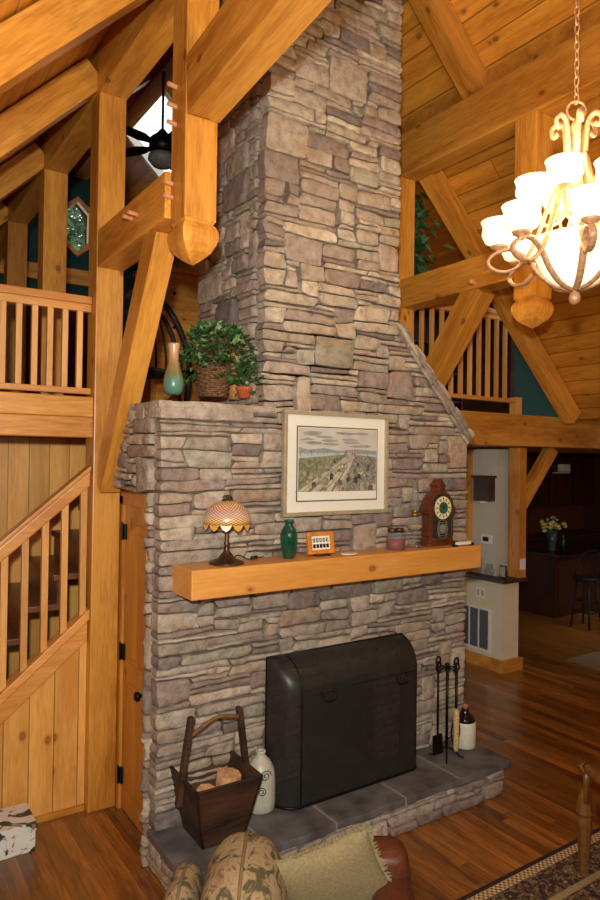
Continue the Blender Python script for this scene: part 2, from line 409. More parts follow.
# gable wall far end, with hexagonal window
hx, hz = 2.73, 5.62
bm = NB()
hexa = [(hx, hz+.36), (hx+.155, hz+.21), (hx+.155, hz-.21), (hx, hz-.36), (hx-.155, hz-.21), (hx-.155, hz+.21)]
outer = [(RX, RZ+.05), (4.22, 5.5), (7.6, 2.2), (hx, 0), (-1.3, 2.3), (1.34, 5.5)]
for yy, fl in ((YB, False), (YB+.12, True)):
    a = [bm.verts.new((p[0], yy, p[1])) for p in outer]; h_ = [bm.verts.new((p[0], yy, p[1])) for p in hexa]
    qs = [(a[0], a[1], h_[1], h_[0]), (a[1], a[2], h_[2], h_[1]), (a[2], a[3], h_[3], h_[2]), (a[3], a[4], h_[4], h_[3]), (a[4], a[5], h_[5], h_[4]), (a[5], a[0], h_[0], h_[5])]
    for q in qs: bm.faces.new(q if not fl else list(reversed(q)))
struct('wall_back', bm, M['teal'], label='dark teal gable wall')
bm = NB(); k = len(hexa)
for s0, s1, ya, yb in ((1.0, 1.32, YB-.05, YB+.0),):
    ins = [(hx+(p[0]-hx)*s0, hz+(p[1]-hz)*s0) for p in hexa]; out = [(hx+(p[0]-hx)*s1*1.1, hz+(p[1]-hz)*s1*.92) for p in hexa]
    for i in range(k):
        j = (i+1) % k
        prism(bm, [(ins[i][0], ya, ins[i][1]), (ins[j][0], ya, ins[j][1]), (out[j][0], ya, out[j][1]), (out[i][0], ya, out[i][1])], (0, yb-ya+.03, 0))
wh = struct('window_1', bm, M['pineZ'], label='hexagonal window with a pine frame')
bm = NB(); f_ = bm.faces.new([bm.verts.new((p[0], YB+.06, p[1])) for p in hexa]); obj('pane', bm, M['thin'], wh)
bm = NB(); box(bm, 0.2, 3.05, YB-.06, YB-.005, 4.77, 4.99); box(bm, 0.2, 3.05, YB-.06, YB-.005, 3.0, 3.1)
box(bm, 0.2, .3, YB-.06, YB-.005, 3.1, 4.77); struct('trim_1', bm, M['pineX'], label='pine trim around curtained opening')
bm = NB()
n = 60
top = []; bot = []
for i in range(n+1):
    x = .32+2.7*i/n; y = YB-.05+.025*math.sin(i*1.7)
    top.append(bm.verts.new((x, y-.03, 4.62))); bot.append(bm.verts.new((x, y-.03, 3.1)))
for i in range(n): bm.faces.new((bot[i], bot[i+1], top[i+1], top[i]))
obj('curtain', bm, M['maroon'], smooth=True, label='dark maroon curtain hanging behind the left loft railing', cat='curtain')
# skylight
bm = NB()
def onroof(x, y, dz): return (x, y, roofz(x)+dz)
for (xa, xb, ya, yb) in ((SKX0-.02, SKX0+.05, SKY0, SKY1), (SKX1-.05, SKX1+.02, SKY0, SKY1), (SKX0, SKX1, SKY0-.02, SKY0+.05), (SKX0, SKX1, SKY1-.05, SKY1+.02)):
    prism(bm, [onroof(xa, ya, -.02), onroof(xb, ya, -.02), onroof(xb, ya, .14), onroof(xa, ya, .14)], (0, yb-ya, 0))
sk = struct('window_2', bm, M['white'], label='skylight in the far right slope')
bm = NB(); bm.faces.new([bm.verts.new(onroof(*p, .08)) for p in ((SKX0, SKY0), (SKX1, SKY0), (SKX1, SKY1), (SKX0, SKY1))]); obj('pane', bm, M['thin'], sk)
# greenery seen through the hexagonal window
def leaf(bm, c, d, up, s, mi=0, lobes=True):
    d = Vector(d).normalized(); up = Vector(up); side = d.cross(up)
    if side.length < 1e-4: side = d.orthogonal()
    side.normalize(); nn = side.cross(d)
    sh = [(0, 0), (.35, .5), (.15, .95), (.55, .55), (1.0, 0), (.55, -.55), (.15, -.95), (.35, -.5)] if lobes else [(0, 0), (.3, .32), (.65, .3), (1, 0), (.65, -.3), (.3, -.32)]
    c = Vector(c); mid = bm.verts.new(c + d*s*.5 - nn*s*.08)
    vs = [bm.verts.new(c + d*s*a + side*s*b*.6 + nn*s*.1*abs(b)) for a, b in sh]
    for i in range(len(vs)):
        f_ = bm.faces.new((mid, vs[i], vs[(i+1) % len(vs)])); f_.material_index = mi
rnd = random.Random(3)
tr = thing('tree', 'sunlit green tree outside the hexagonal window', 'tree', (3.2, 13.5, 0))
bm = NB()
for _ in range(2600):
    c = Vector((3.2+rnd.gauss(0, .8), 13.5+rnd.gauss(0, .5), 6.3+rnd.gauss(0, .9))); leaf(bm, c, (rnd.uniform(-1, 1), rnd.uniform(-1, 1), rnd.uniform(-.6, .6)), (0, 0, 1), rnd.uniform(.2, .36), 0 if rnd.random() < .6 else 1, False)
obj('foliage', bm, [M['leafpale'], M['leaf']], tr)
bm = NB(); tube(bm, smooth_path([(3.2, 13.5, 0), (3.15, 13.5, 3), (3.25, 13.5, 6.9)]), [.16, .1, .04]); obj('trunk', bm, M['stem'], tr)

# under-stair wall, stairwell back wall, door
ST = 0.86                                          # stair slope
def strz(x, c): return c + ST*(x-1.30)
bm = NB(); prism(bm, [(-1.2, 4.42, 0), (1.33, 4.42, 0), (1.33, 4.42, strz(1.33, 1.11)), (0.03, 4.42, 0.02), (-1.2, 4.42, .02)], (0, .06, 0))
struct('wall_stair', bm, M['plankwall'], label='vertical pine boards under the staircase')
sbox('baseboard_stair', 0.2, 1.312, 4.395, 4.42, 0, .035, M['pineX'], 'thin pine strip at the foot of the stair wall')
sbox('wall_stairwell', -1.2, 3.2, 5.42, 5.5, 0, 2.42, M['plankwall'], 'vertical pine boards behind the staircase')
sbox('trim_2', -1.2, 3.2, 5.3, 5.5, 2.42, 2.68, M['darkwood'], 'dark edge of loft floor over the stairwell')
# loft floors
sbox('floor_loft', -1.2, 3.0, 5.5, YB, 2.42, 2.66, M['pineX'], 'left loft floor')
sbox('floor_loft', 3.0, 12.6, 4.72, YB, 2.45, 2.66, M['pineX'], 'right loft floor')
# door in the side of the fireplace mass
DX = 1.52
bm = NB(); box(bm, DX-.02, DX+.06, 3.66, 3.74, 0, 2.03); box(bm, DX-.02, DX+.06, 4.30, 4.40, 0, 2.03); box(bm, DX-.02, DX+.06, 3.66, 4.40, 1.98, 2.07)
struct('trim_3', bm, M['door'], label='pine casing around the closet door')
bm = NB(); box(bm, DX+.0, DX+.045, 3.74, 4.30, .01, 1.98, .003)
dr = struct('door_1', bm, M['door'], label='pine closet door beside the fireplace')
bm = NB()
def arch(y0, y1, z0, z1, rise): return [(DX-.012, y0, z0), (DX-.012, y1, z0)] + [(DX-.012, y1+(y0-y1)*i/8, z1 + rise*math.sin(PI*i/8)) for i in range(9)]
for (z0, z1, rs) in ((.98, 1.78, .08), (.16, .84, .0)):
    prism(bm, arch(3.83, 4.21, z0, z1, rs)[:], (.02, 0, 0), bev=.006)
    prism(bm, [(p[0]-.01, (p[1]-4.02)*.8+4.02, (p[2]-(z0+z1)/2)*.9+(z0+z1)/2) for p in arch(3.83, 4.21, z0, z1, rs)], (.02, 0, 0), bev=.006)
obj('raised_panel', bm, M['door'], dr)
for zz in (1.80, 1.02, .22):
    bm = NB(); box(bm, DX-.016, DX+.001, 4.265, 4.32, zz-.05, zz+.05, .003); tube(bm, [(DX-.022, 4.30, zz-.055), (DX-.022, 4.30, zz+.06)], .008); obj('hinge', bm, M['iron'], dr, label='black hinge')
bm = NB(); mt = Matrix.Translation((DX-.005, 3.88, .86)) @ Matrix.Rotation(-PI/2, 4, 'Y')
lathe(bm, [(.03, 0), (.03, .006), (.012, .012), (.01, .035), (.026, .045), (.03, .06), (.022, .07), (0, .072)], seg=20, mat=mt); obj('door_knob', bm, M['iron'], dr, smooth=True, label='dark round knob')

# ------------------------------------------------------------------ timber frame
def beam(name, p0, p1, wd, ht, label, cat='beam', up=(0, 0, 1), m='pineX', group=None, kind=None, bev=.008, ext=None):
    p0 = Vector(p0); p1 = Vector(p1); d = (p1-p0); Ln = d.length; d.normalize(); z = Vector(up)-d*d.dot(Vector(up)); z.normalize(); y = z.cross(d)
    Wm = Matrix(((d.x, y.x, z.x, p0.x), (d.y, y.y, z.y, p0.y), (d.z, y.z, z.z, p0.z), (0, 0, 0, 1)))
    bm = NB(); box(bm, 0, Ln, -wd/2, wd/2, -ht/2, ht/2, bev)
    me = bpy.data.meshes.new(name); bm.to_mesh(me); bm.free(); me.materials.append(M[m])
    o = bpy.data.objects.new(name, me); C.objects.link(o); o.matrix_world = Wm
    o['_w'] = [v for r in Wm for v in r]
    return prop(o, label, cat, group, kind)
def peg(parent, p, d, r=.012, Ln=.05):
    bm = NB(); p = Vector(p); d = Vector(d).normalized(); tube(bm, [p-d*.01, p+d*Ln], r, 8); obj('peg', bm, M['peg'], parent)
AX0, AX1 = 1.32, 1.50; AC = 1.405                    # left truss
BX0, BX1 = 4.04, 4.22; BC = 4.13                    # right truss
UPY = (0, -1, 0)
p1 = beam('timber_post', (AC, 4.43, 0), (AC, 4.43, 4.655), .18, .18, 'tall honey pine post between the stairs and the closet door', 'post', UPY, 'pineX')
p2 = beam('timber_post', (AC, 5.88, 2.66), (AC, 5.88, 4.655), .19, .19, 'pine post rising behind the left loft railing', 'post', UPY, 'pineX')
p2b = beam('timber_post', (AC, 7.4, 2.66), (AC, 7.4, 4.655), .19, .19, 'dim pine post far back in the left loft', 'post', UPY, 'pineX')
pa = beam('plate_beam', (AC, 3.23, 4.84), (AC, YB, 4.84), .19, .38, 'long roof plate carried on top of the left posts', 'beam')
pb = beam('plate_beam', (BC, -2.1, 4.99), (BC, YB, 4.99), .19, .38, 'long roof plate running above the chandelier', 'beam')
pr = beam('timber_post', (BC-.02, 4.54, 0), (BC-.02, 4.54, 4.8), .18, .18, 'pine post just right of the chimney stack', 'post', UPY, 'pineX')
def pendant(cx, y0, y1, ztop, label):
    cy = (y0+y1)/2; hw = (y1-y0)/2
    t = thing('pendant_post', label, 'post', (cx, cy, 3.27))
    bm = NB(); box(bm, cx-hw, cx+hw, y0, y1, 3.475, ztop, .006); obj('post_shaft', bm, M['pineZ'], t)
    bm = NB(); s = math.sqrt(2)
    prof = [(hw*.98, 3.48), (hw*.86, 3.462), (hw*.98, 3.45), (hw*1.10, 3.425), (hw*1.12, 3.395), (hw*1.02, 3.36), (hw*.78, 3.32), (hw*.42, 3.29), (hw*.12, 3.27), (0, 3.265)]
    lathe(bm, [(r*s, z) for r, z in reversed(prof)], (cx, cy, 0), seg=4, rot=PI/4)
    obj('carved_drop', bm, M['pineZ'], t, label='carved onion-shaped drop')
    return t
pl_ = pendant(AC+.03, 3.05, 3.225, 6.2, 'hanging post with a carved drop in front of the left of the chimney')
for zz in (4.16, 4.06, 3.97): peg(pl_, (AC+.03-.0875, 3.17, zz), (-1, -.2, 0))
for zz in (3.68, 3.61): peg(pl_, (AC+.03-.0875, 3.20, zz), (-1, -.2, 0))
pq = pendant(BC, 3.04, 3.23, 4.8, 'hanging post with a carved drop behind the chandelier')
hl = beam('hammer_beam', (AC, 3.225, 3.63), (AC, 4.34, 3.63), .175, .24, 'short beam joining the tall left post to the hanging post', 'beam')
for yy in (3.62, 3.70): peg(hl, (AC-.095, yy, 3.64), (-1, -.2, 0))
hr = beam('hammer_beam', (BC, 3.23, 3.76), (BC, 4.46, 3.76), .19, .25, 'short beam joining the right post to the hanging post by the chandelier', 'beam')
peg(hr, (BC-.095, 3.6, 3.68), (-1, -.3, 0), .018)
beam('knee_brace', (AC+.0, 4.34, 2.10), (AC+.0, 3.46, 3.53), .13, .17, 'long diagonal brace rising from the tall left post', 'brace')
beam('knee_brace', (BC, 4.42, 2.62), (BC, 3.62, 3.66), .16, .20, 'diagonal brace rising across the right loft railing', 'brace')
beam('collar_beam', (AC+.03, 3.05, 4.12), (AC+.03, -2.1, 4.62), .175, .30, 'massive beam crossing the upper left in front of the chimney', 'beam')
RD = 0.30; SX0_, SX1_ = 2.09, 3.17
def rafter(side, y, label, x_end=None):
    xa = RX+.19*side if y > 4.5 or y < 3.4 else (SX0_-.06 if side < 0 else SX1_+.06)
    xe_ = x_end if x_end is not None else (-1.2 if side < 0 else 7.2)
    z = lambda x: roofz(x)-.155
    o = beam('rafter', (xa, y, z(xa)), (xe_, y, z(xe_)), .16, .22, label, 'rafter')
    return o
for y, lab in ((2.2, 'rafter high over the left of the room, between ridge and left plate'), (3.72, 'rafter between the left of the chimney top and the left plate'), (5.2, 'left main rafter just behind the chimney'), (7.0, 'left main rafter over the middle of the loft'), (8.6, 'left main rafter nearest the gable wall')):
    rafter(-1, y, lab, 1.38)
for y, lab in ((.9, 'rafter high on the right slope above the chandelier chain'), (3.72, 'rafter coming down to the roof plate right of the chimney top'), (5.2, 'right main rafter just behind the chimney'), (6.95, 'rafter on the near side of the skylight, behind the ceiling fan')):
    rafter(1, y, lab, 4.19)
for y, lab in ((.6, 'low left rafter nearest the camera'), (1.85, 'low left rafter in the top left corner'), (3.13, 'broad rafter sloping down across the upper left in front of the tall post'), (4.44, 'low left rafter whose upper end meets the tall post'), (5.88, 'low left rafter meeting the second post'), (7.4, 'low left rafter deep in the loft')):
    zt = lambda x: aisle_l(x)-.02; xs_ = -.5 if y == 4.44 else -1.15
    beam('rafter', (xs_, y, zt(xs_)-.135), (1.305, y, zt(1.305)-.135), .13, .19, lab, 'rafter')
for y, lab in ((.6, 'low right rafter nearest the camera'), (1.85, 'low right rafter in front of the chandelier'), (3.13, 'low right rafter behind the chandelier'), (4.375, 'rafter sloping down past the right loft railing')):
    zt = lambda x: aisle_r(x)-.02
    beam('rafter', (4.23, y, zt(4.23)-.125), (EXR-.15, y, zt(EXR-.15)-.125), .14, .175, lab, 'rafter')
beam('ridge_beam', (RX, YF, 6.5), (RX, YB, 6.5), .2, .3, 'ridge beam along the top of the roof', 'beam')
bl = beam('loft_beam', (-1.2, 4.44, 2.605), (1.312, 4.44, 2.605), .19, .13, 'upper of the two stacked timbers under the left loft railing', 'beam')
beam('loft_beam', (-1.2, 4.44, 2.474), (1.312, 4.44, 2.474), .19, .13, 'lower of the two stacked timbers under the left loft railing', 'beam')
br_ = beam('loft_beam', (3.9, 4.66, 2.615), (8.6, 4.66, 2.615), .19, .33, 'long beam carrying the right loft above the kitchen opening', 'beam')
beam('timber_post', (6.18, 4.86, 1.01), (6.18, 4.86, 2.44), .12, .15, 'pine post standing on the half wall', 'post', UPY, 'pineX')
beam('timber_post', (5.94, 5.40, 1.01), (5.94, 5.40, 2.42), .11, .12, 'narrow pine post against the grey wall, just right of the chimney', 'post', UPY, 'pineX')
beam('knee_brace', (6.19, 4.84, 1.80), (6.64, 4.76, 2.44), .09, .15, 'small brace under the loft beam at the kitchen opening', 'brace')

# ------------------------------------------------------------------ staircase
st = thing('staircase', 'pine staircase with dark treads climbing behind the left railing', 'staircase', (0.4, 4.9, 0))
bm = NB(); ya, yb = 4.36, 4.44
def para(xa, xb, c0, c1, ya, yb, bev=.004): prism(bm, [(xa, ya, strz(xa, c0)), (xb, ya, strz(xb, c0)), (xb, ya, strz(xb, c1)), (xa, ya, strz(xa, c1))], (0, yb-ya, 0), bev=bev)
para(.0, 1.308, 1.09, 1.235, 4.385, 4.44); obj('stringer', bm, M['pine_paleX'], st)
bm = NB(); para(.0, 1.308, 1.235, 1.30, 4.34, 4.46); obj('base_rail', bm, M['pine_paleX'], st)
bm = NB(); para(.0, 1.308, 2.09, 2.19, 4.365, 4.435, .012); para(.0, 1.308, 2.19, 2.225, 4.35, 4.45, .008); obj('handrail', bm, M['pine_paleX'], st)
for i in range(11):
    x = 1.275-.118*i
    bm = NB(); box(bm, x-.02, x+.02, 4.382, 4.420, strz(x, 1.285), strz(x, 2.11), .003)
    obj('baluster', bm, M['pine_pale'], st)
for i in range(15):
    x0 = -.28 + .2*i; z1 = .19*(i+1)
    if z1 > 2.6: break
    bm = NB(); box(bm, x0, x0+.24, 4.49, 5.40, z1-.04, z1, .006); obj('tread', bm, M['tread'], st)
    bm = NB(); box(bm, x0+.02, x0+.04, 4.49, 5.40, z1-.19, z1-.04); obj('riser', bm, M['tread'], st)
bm = NB()
prism(bm, [(x, 5.38, z) for x, z in ((-.4, .12), (2.35, 2.7), (2.35, 2.86), (-.4, .32))], (0, .03, 0)); obj('skirt_board', bm, M['pineX'], st)

# ------------------------------------------------------------------ loft railings
def railing(name, xs, y, z0, z1, xa, xb, label, newels=(), toph=.05):
    t = thing(name, label, 'railing', ((xa+xb)/2, y, z0))
    bm = NB(); box(bm, xa, xb, y-.035, y+.035, z1-toph, z1, .008); box(bm, xa, xb, y-.022, y+.022, z1-toph-.05, z1-toph, .004); obj('top_rail', bm, M['pine_paleX'], t)
    bm = NB(); box(bm, xa, xb, y-.04, y+.03, z0, z0+.04, .006); obj('bottom_rail', bm, M['pine_paleX'], t)
    for x in xs:
        bm = NB(); box(bm, x-.018, x+.018, y-.018, y+.018, z0+.04, z1-toph-.05, .003); obj('baluster', bm, M['pine_pale'], t)
    for x in newels:
        bm = NB(); box(bm, x-.045, x+.045, y-.045, y+.045, z0-.12, z0+.06, .004); obj('newel_block', bm, M['pine_pale'], t)
    return t
railing('loft_railing', [1.24-.093*i for i in range(14)], 4.44, 2.69, 3.33, -.12, 1.31, 'pale pine railing of the left loft above the stairs')
railing('loft_railing', [4.33+.132*i for i in range(11)], 4.62, 2.90, 3.84, 4.23, 5.78, 'pine railing of the right loft behind the diagonal brace', newels=(5.83,))

# ------------------------------------------------------------------ stone fireplace
FX0, FX1, FY = 1.43, 3.88, 3.53; SX0, SX1 = 2.09, 3.17; ZS = 2.56; TOP = 6.55
fp = thing('stone_fireplace', 'grey and tan ledgestone fireplace with a tall chimney stack in the middle of the room', 'fireplace', (2.65, 3.95, 0))
def slope_x(z):                                    # right silhouette of the breast
    if z <= 2.48: return FX1
    if z >= 3.25: return SX1
    return FX1 + (SX1-FX1)*(z-2.48)/(3.25-2.48)
FBX0, FBX1, FBZ = 2.36, 3.02, .84                  # firebox
Z0 = .23
def ins_front(u, v):
    x, z = FX0+u, Z0+v
    if FBX0 < x < FBX1 and z < FBZ: return False
    if z > ZS and x < SX0: return False
    return x < slope_x(z)+.03
bm = NB()
stones(bm, (FX0, FY, Z0), (1, 0, 0), (0, 0, 1), (0, -1, 0), FX1-FX0, TOP-Z0, ins_front, 11, uclamp=lambda v: slope_x(Z0+v)-FX0)
stones(bm, (FX0, 4.36, 0), (0, -1, 0), (0, 0, 1), (-1, 0, 0), .76, ZS, lambda u, v: not (u < .71 and v < 2.08), 12)
stones(bm, (FX1, FY+.07, 0), (0, 1, 0), (0, 0, 1), (1, 0, 0), .78, 2.44, lambda u, v: True, 14)
box(bm, FX0+.02, FBX0, FY+.02, FY+.12, 0, ZS, mi=1); box(bm, FBX1, FX1-.02, FY+.02, 4.36, 0, 2.46, mi=1); box(bm, FBX0, FBX1, FY+.02, 4.36, FBZ, 2.46, mi=1)
box(bm, DX+.08, FBX0, FY+.12, 4.36, 0, ZS, mi=1); box(bm, FX0+.02, DX+.09, FY+.12, 4.36, 2.08, ZS, mi=1)
prism(bm, [(SX0+.02, FY+.02, 2.46), (FX1-.02, FY+.02, 2.46), (SX1-.02, FY+.02, 3.24), (SX0+.02, FY+.02, 3.24)], (0, .8, 0), mi=1)
obj('chimney_breast', bm, [M['stone'], M['mortar']], fp, autos=40)
bm = NB()
stones(bm, (SX0, 4.42, ZS+.03), (0, -1, 0), (0, 0, 1), (-1, 0, 0), .82, TOP-ZS-.03, lambda u, v: True, 13)
stones(bm, (SX1, FY+.07, 3.2), (0, 1, 0), (0, 0, 1), (1, 0, 0), .82, TOP-3.2, lambda u, v: True, 15)
box(bm, SX0+.02, SX1-.02, FY+.02, 4.42, 2.5, 6.75, mi=1)
obj('chimney_stack', bm, [M['stone'], M['mortar']], fp, autos=40)
bm = NB()                                          # flat cap stones of the left shelf
stones(bm, (FX0-.03, FY-.045, ZS), (1, 0, 0), (0, 1, 0), (0, 0, 1), SX0-FX0+.10, .90, lambda u, v: not (u > SX0-FX0+.01 and v > .05), 21, cu=.09, cv=.12, body=.05, h0=.045, big=0)
stones(bm, (FX0, 4.38, ZS-.0), (0, -1, 0), (0, 0, 1), (-1, 0, 0), .86, .05, lambda u, v: True, 22, cu=.07, cv=.05, h0=.03)
stones(bm, (FX0-.02, FY-.01, ZS-.0), (1, 0, 0), (0, 0, 1), (0, -1, 0), SX0-FX0+.10, .05, lambda u, v: True, 23, cu=.08, cv=.05, h0=.04)
obj('shelf_cap_stone', bm, M['stone'], fp, autos=40)
bm = NB(); d_ = Vector((SX1-FX1, 0, 3.25-2.48)); Ln = d_.length; d_.normalize(); nn_ = Vector((d_.z, 0, -d_.x))
stones(bm, Vector((FX1, FY-.05, 2.48))-d_*.03, (0, 1, 0), d_, nn_, .78, Ln+.03, lambda u, v: True, 24, cu=.12, cv=.09, h0=.035, big=0)
stones(bm, Vector((FX1, FY-.03, 2.48))-d_*.03, d_, -nn_, (0, -1, 0), Ln+.02, .045, lambda u, v: True, 25, cu=.08, cv=.045, h0=.025, big=0)
obj('shoulder_cap_stone', bm, M['stone'], fp, autos=40)
bm = NB()                                          # firebox
box(bm, FBX0, FBX1, 4.1, 4.14, Z0, FBZ); box(bm, FBX0-.03, FBX0, FY+.03, 4.1, Z0, FBZ); box(bm, FBX1, FBX1+.03, FY+.03, 4.1, Z0, FBZ); box(bm, FBX0, FBX1, FY+.03, 4.1, FBZ-.02, FBZ)
obj('firebox', bm, M['blackm'], fp, label='soot black firebox')
HX0, HX1, HY = 1.46, 3.80, 3.10
bm = NB()
stones(bm, (HX0, HY, 0), (1, 0, 0), (0, 0, 1), (0, -1, 0), HX1-HX0, .19, lambda u, v: True, 31, big=.12)
stones(bm, (HX0, FY+.1, 0), (0, -1, 0), (0, 0, 1), (-1, 0, 0), FY+.03-HY, .19, lambda u, v: True, 32)
stones(bm, (HX1, HY+.07, 0), (0, 1, 0), (0, 0, 1), (1, 0, 0), FY-HY-.07, .19, lambda u, v: True, 33)
box(bm, HX0+.02, HX1-.02, HY+.02, FY+.03, 0, .20, mi=1)
obj('hearth_base', bm, [M['stone'], M['mortar']], fp, autos=40)
cuts = [1.40, 1.90, 2.34, 2.87, 3.34, 3.86]
for i, (a, b_) in enumerate(zip(cuts, cuts[1:])):
    bm = NB(); rr = random.Random(i)
    y0 = 3.05
    pts = [(a+.009, y0+rr.uniform(-.006, .006), .188)] + [(a+(b_-a)*q/6, y0+rr.uniform(-.008, .008), .188) for q in range(1, 6)] + [(b_-.009, y0+rr.uniform(-.006, .006), .188), (b_-.009, FY+.04, .188), (a+.009, FY+.04, .188)]
    prism(bm, pts, (0, 0, .042), bev=.005); obj('hearth_slab', bm, M['slate'], fp, label=None)
bm = NB(); prism(bm, [(1.415, 3.062, .186), (3.845, 3.062, .186), (3.845, FY, .186), (1.415, FY, .186)], (0, 0, .041)); obj('hearth_mortar', bm, plain('pale_grout', rgb(140, 132, 122), .9), fp)
# mantel
bm = NB(); box(bm, 1.515, 3.755, 3.26, FY+.02, 1.535, 1.695, .008)
obj('mantel_shelf', bm, M['mantel'], label='thick honey pine mantel shelf across the stone fireplace', cat='mantel shelf')

# ------------------------------------------------------------------ fire screen
fs = thing('fireplace_screen', 'black mesh fireplace screen with a curved hood standing on the hearth', 'fireplace screen', (2.68, 3.4, .23))
SXL, SXR, SYF, SYB, SZT = 2.12, 3.21, 3.29, 3.485, 1.09
def plan(r=.15):                                    # outline from back left, round corner, front, round corner, back right
    p = [(SXL, SYB)]
    for i in range(9): a = i/8*PI/2; p.append((SXL+.13-.13*math.cos(a), SYF+r-r*math.sin(a)))
    for i in range(9): a = i/8*PI/2; p.append((SXR-.07+.07*math.sin(a), SYF+.07-.07*math.cos(a)))
    p.append((SXR, SYB)); return p
bm = NB(); P_ = plan(); n1 = len(P_)
zs = [.235, .5, .75, .90]; rows = []
for z in zs: rows.append([bm.verts.new((x, y, z)) for x, y in P_])
for k in range(1, 9):
    a = k/8*PI/2; z = .90 + .19*math.sin(a); f_ = math.cos(a)
    row = []
    for x, y in P_:
        xx = x
        yy = SYB - (SYB-y)*f_
        row.append(bm.verts.new((xx, yy, z)))
    rows.append(row)
for a, b_ in zip(rows, rows[1:]):
    for i in range(n1-1): bm.faces.new((a[i], a[i+1], b_[i+1], b_[i]))
obj('mesh_panel', bm, M['mesh'], fs, smooth=True)
bm = NB()
tube(bm, [(x, y, .243) for x, y in P_], .009, 8); tube(bm, [(x, y, .895) for x, y in P_[9:]], .003, 6)
def hoodline(i): return [tuple(r[i]) for r in ROWS]
ROWS = [[(x, y, z) for x, y in P_] for z in zs] + [[(x, SYB-(SYB-y)*math.cos(k/8*PI/2), .90+.19*math.sin(k/8*PI/2)) for x, y in P_] for k in range(1, 9)]
for i, rr_ in ((0, .006), (9, .004), (n1-1, .007), (n1-5, .003)): tube(bm, hoodline(i), rr_, 8)
tube(bm, [(SXL, SYB, SZT), (SXR, SYB, SZT)], .006, 8)
obj('frame', bm, M['iron'], fs, smooth=True)
for xx in (2.43, 3.02):
    bm = NB(); y = SYF-.012; z = .865
    tube(bm, smooth_path([(xx-.06, y, z+.03), (xx-.045, y-.012, z+.035), (xx-.045, y-.02, z), (xx-.03, y-.025, z-.02), (xx+.03, y-.025, z-.02), (xx+.045, y-.02, z), (xx+.045, y-.012, z+.035), (xx+.06, y, z+.03)], 4), .005, 8)
    for s in (-1, 1): ball(bm, (xx+s*.045, y-.008, z+.03), .011)
    obj('handle', bm, M['iron'], fs, smooth=True, label='curled iron handle')

# ------------------------------------------------------------------ framed picture
PX0, PX1, PZ0, PZ1, PY = 2.205, 3.045, 1.935, 2.59, 3.475
M['champagne'] = plain('champagne_frame', rgb(176, 164, 136), 0.35, 0.3, 0.05)
M['matboard'] = plain('ivory_mat', rgb(232, 230, 214), 0.85, var=0.0)
M['linegrey'] = plain('dark_mat_line', rgb(70, 74, 72), 0.8, var=0.0)
fr = thing('framed_picture', 'framed city panorama print with a wide ivory mat hanging above the mantel', 'picture', ((PX0+PX1)/2, PY, PZ0))
fr.rotation_euler = (0, 0, 0)
bm = NB(); t_ = .025
for a, b_, c, d in ((PX0, PX1, PZ0, PZ0+t_), (PX0, PX1, PZ1-t_, PZ1), (PX0, PX0+t_, PZ0+t_, PZ1-t_), (PX1-t_, PX1, PZ0+t_, PZ1-t_)): box(bm, a, b_, PY-.022, PY+.012, c, d, .004)
obj('frame', bm, M['champagne'], fr)
bm = NB(); box(bm, PX0+t_, PX1-t_, PY-.004, PY+.008, PZ0+t_, PZ1-t_); obj('mat', bm, M['matboard'], fr)
ix0, ix1, iz0, iz1 = 2.318, 2.945, 2.035, 2.485
bm = NB(); box(bm, ix0-.012, ix1+.012, PY-.006, PY-.003, iz0-.012, iz1+.012); obj('mat_line', bm, M['linegrey'], fr)
bm = NB(); box(bm, ix0-.004, ix1+.004, PY-.0075, PY-.006, iz0-.004, iz1+.004); obj('print_margin', bm, M['matboard'], fr)
def flatmat(name, c, v=.1, s=60): return plain(name, rgb(*c), 0.9, var=v, scale=s)
pm = [flatmat('print_sky', (196, 192, 178), .05, 9), flatmat('print_cloud', (150, 152, 146), .1, 12), flatmat('print_hills', (140, 150, 146), .08), flatmat('print_river', (176, 190, 188), .04),
      flatmat('print_field', (132, 132, 104), .16, 40), flatmat('print_town', (136, 132, 120), .2, 70), flatmat('print_road', (190, 180, 158), .08), flatmat('print_house', (98, 90, 78), .2), flatmat('print_yellow', (164, 158, 112), .12), flatmat('print_ink', (62, 60, 56), .1)]
bm = NB(); bz0, bz1 = 2.085, iz1; y_ = PY-.0080; W_ = ix1-ix0; H_ = bz1-bz0; lay = [0]
def poly(pts, mi):
    lay[0] += 1; yy = y_ - lay[0]*.000012
    f_ = bm.faces.new([bm.verts.new((ix0+W_*a, yy, bz0+H_*b)) for a, b in pts]); f_.material_index = mi
poly([(0, 0), (1, 0), (1, 1), (0, 1)], 0); rp = random.Random(8)
for i in range(16):
    cx, cz = rp.random()*.85, .72+rp.random()*.22; poly([(cx+.13*math.cos(q*PI/5)*rp.uniform(.7, 1), min(1, cz+.022*math.sin(q*PI/5))) for q in range(10)] if cx > .14 else [(0, .8), (.2, .82), (.1, .85)], 1)
poly([(0, .55), (0, .70), (.12, .66), (.3, .69), (.5, .65), (.7, .68), (1, .66), (1, .52)], 2)
poly([(0, .50), (0, .60), (.5, .62), (1, .60), (1, .48)], 3)
poly([(0, 0), (0, .52), (.3, .56), (.62, .6), (.5, .3), (.3, 0)], 4)
poly([(.3, 0), (.62, .6), (1, .56), (1, 0)], 5)
for off, wd in ((0, .10), (.16, .09), (.3, .1), (.45, .07)):
    poly([(off-.02, 0), (off+wd, 0), (.70+off*.08, .64), (.685+off*.08, .64)], 6)
for k in range(7): a = -.04+k*.09; poly([(a, 0), (a+.008, 0), (.70+k*.006, .63), (.697+k*.006, .63)], 9)
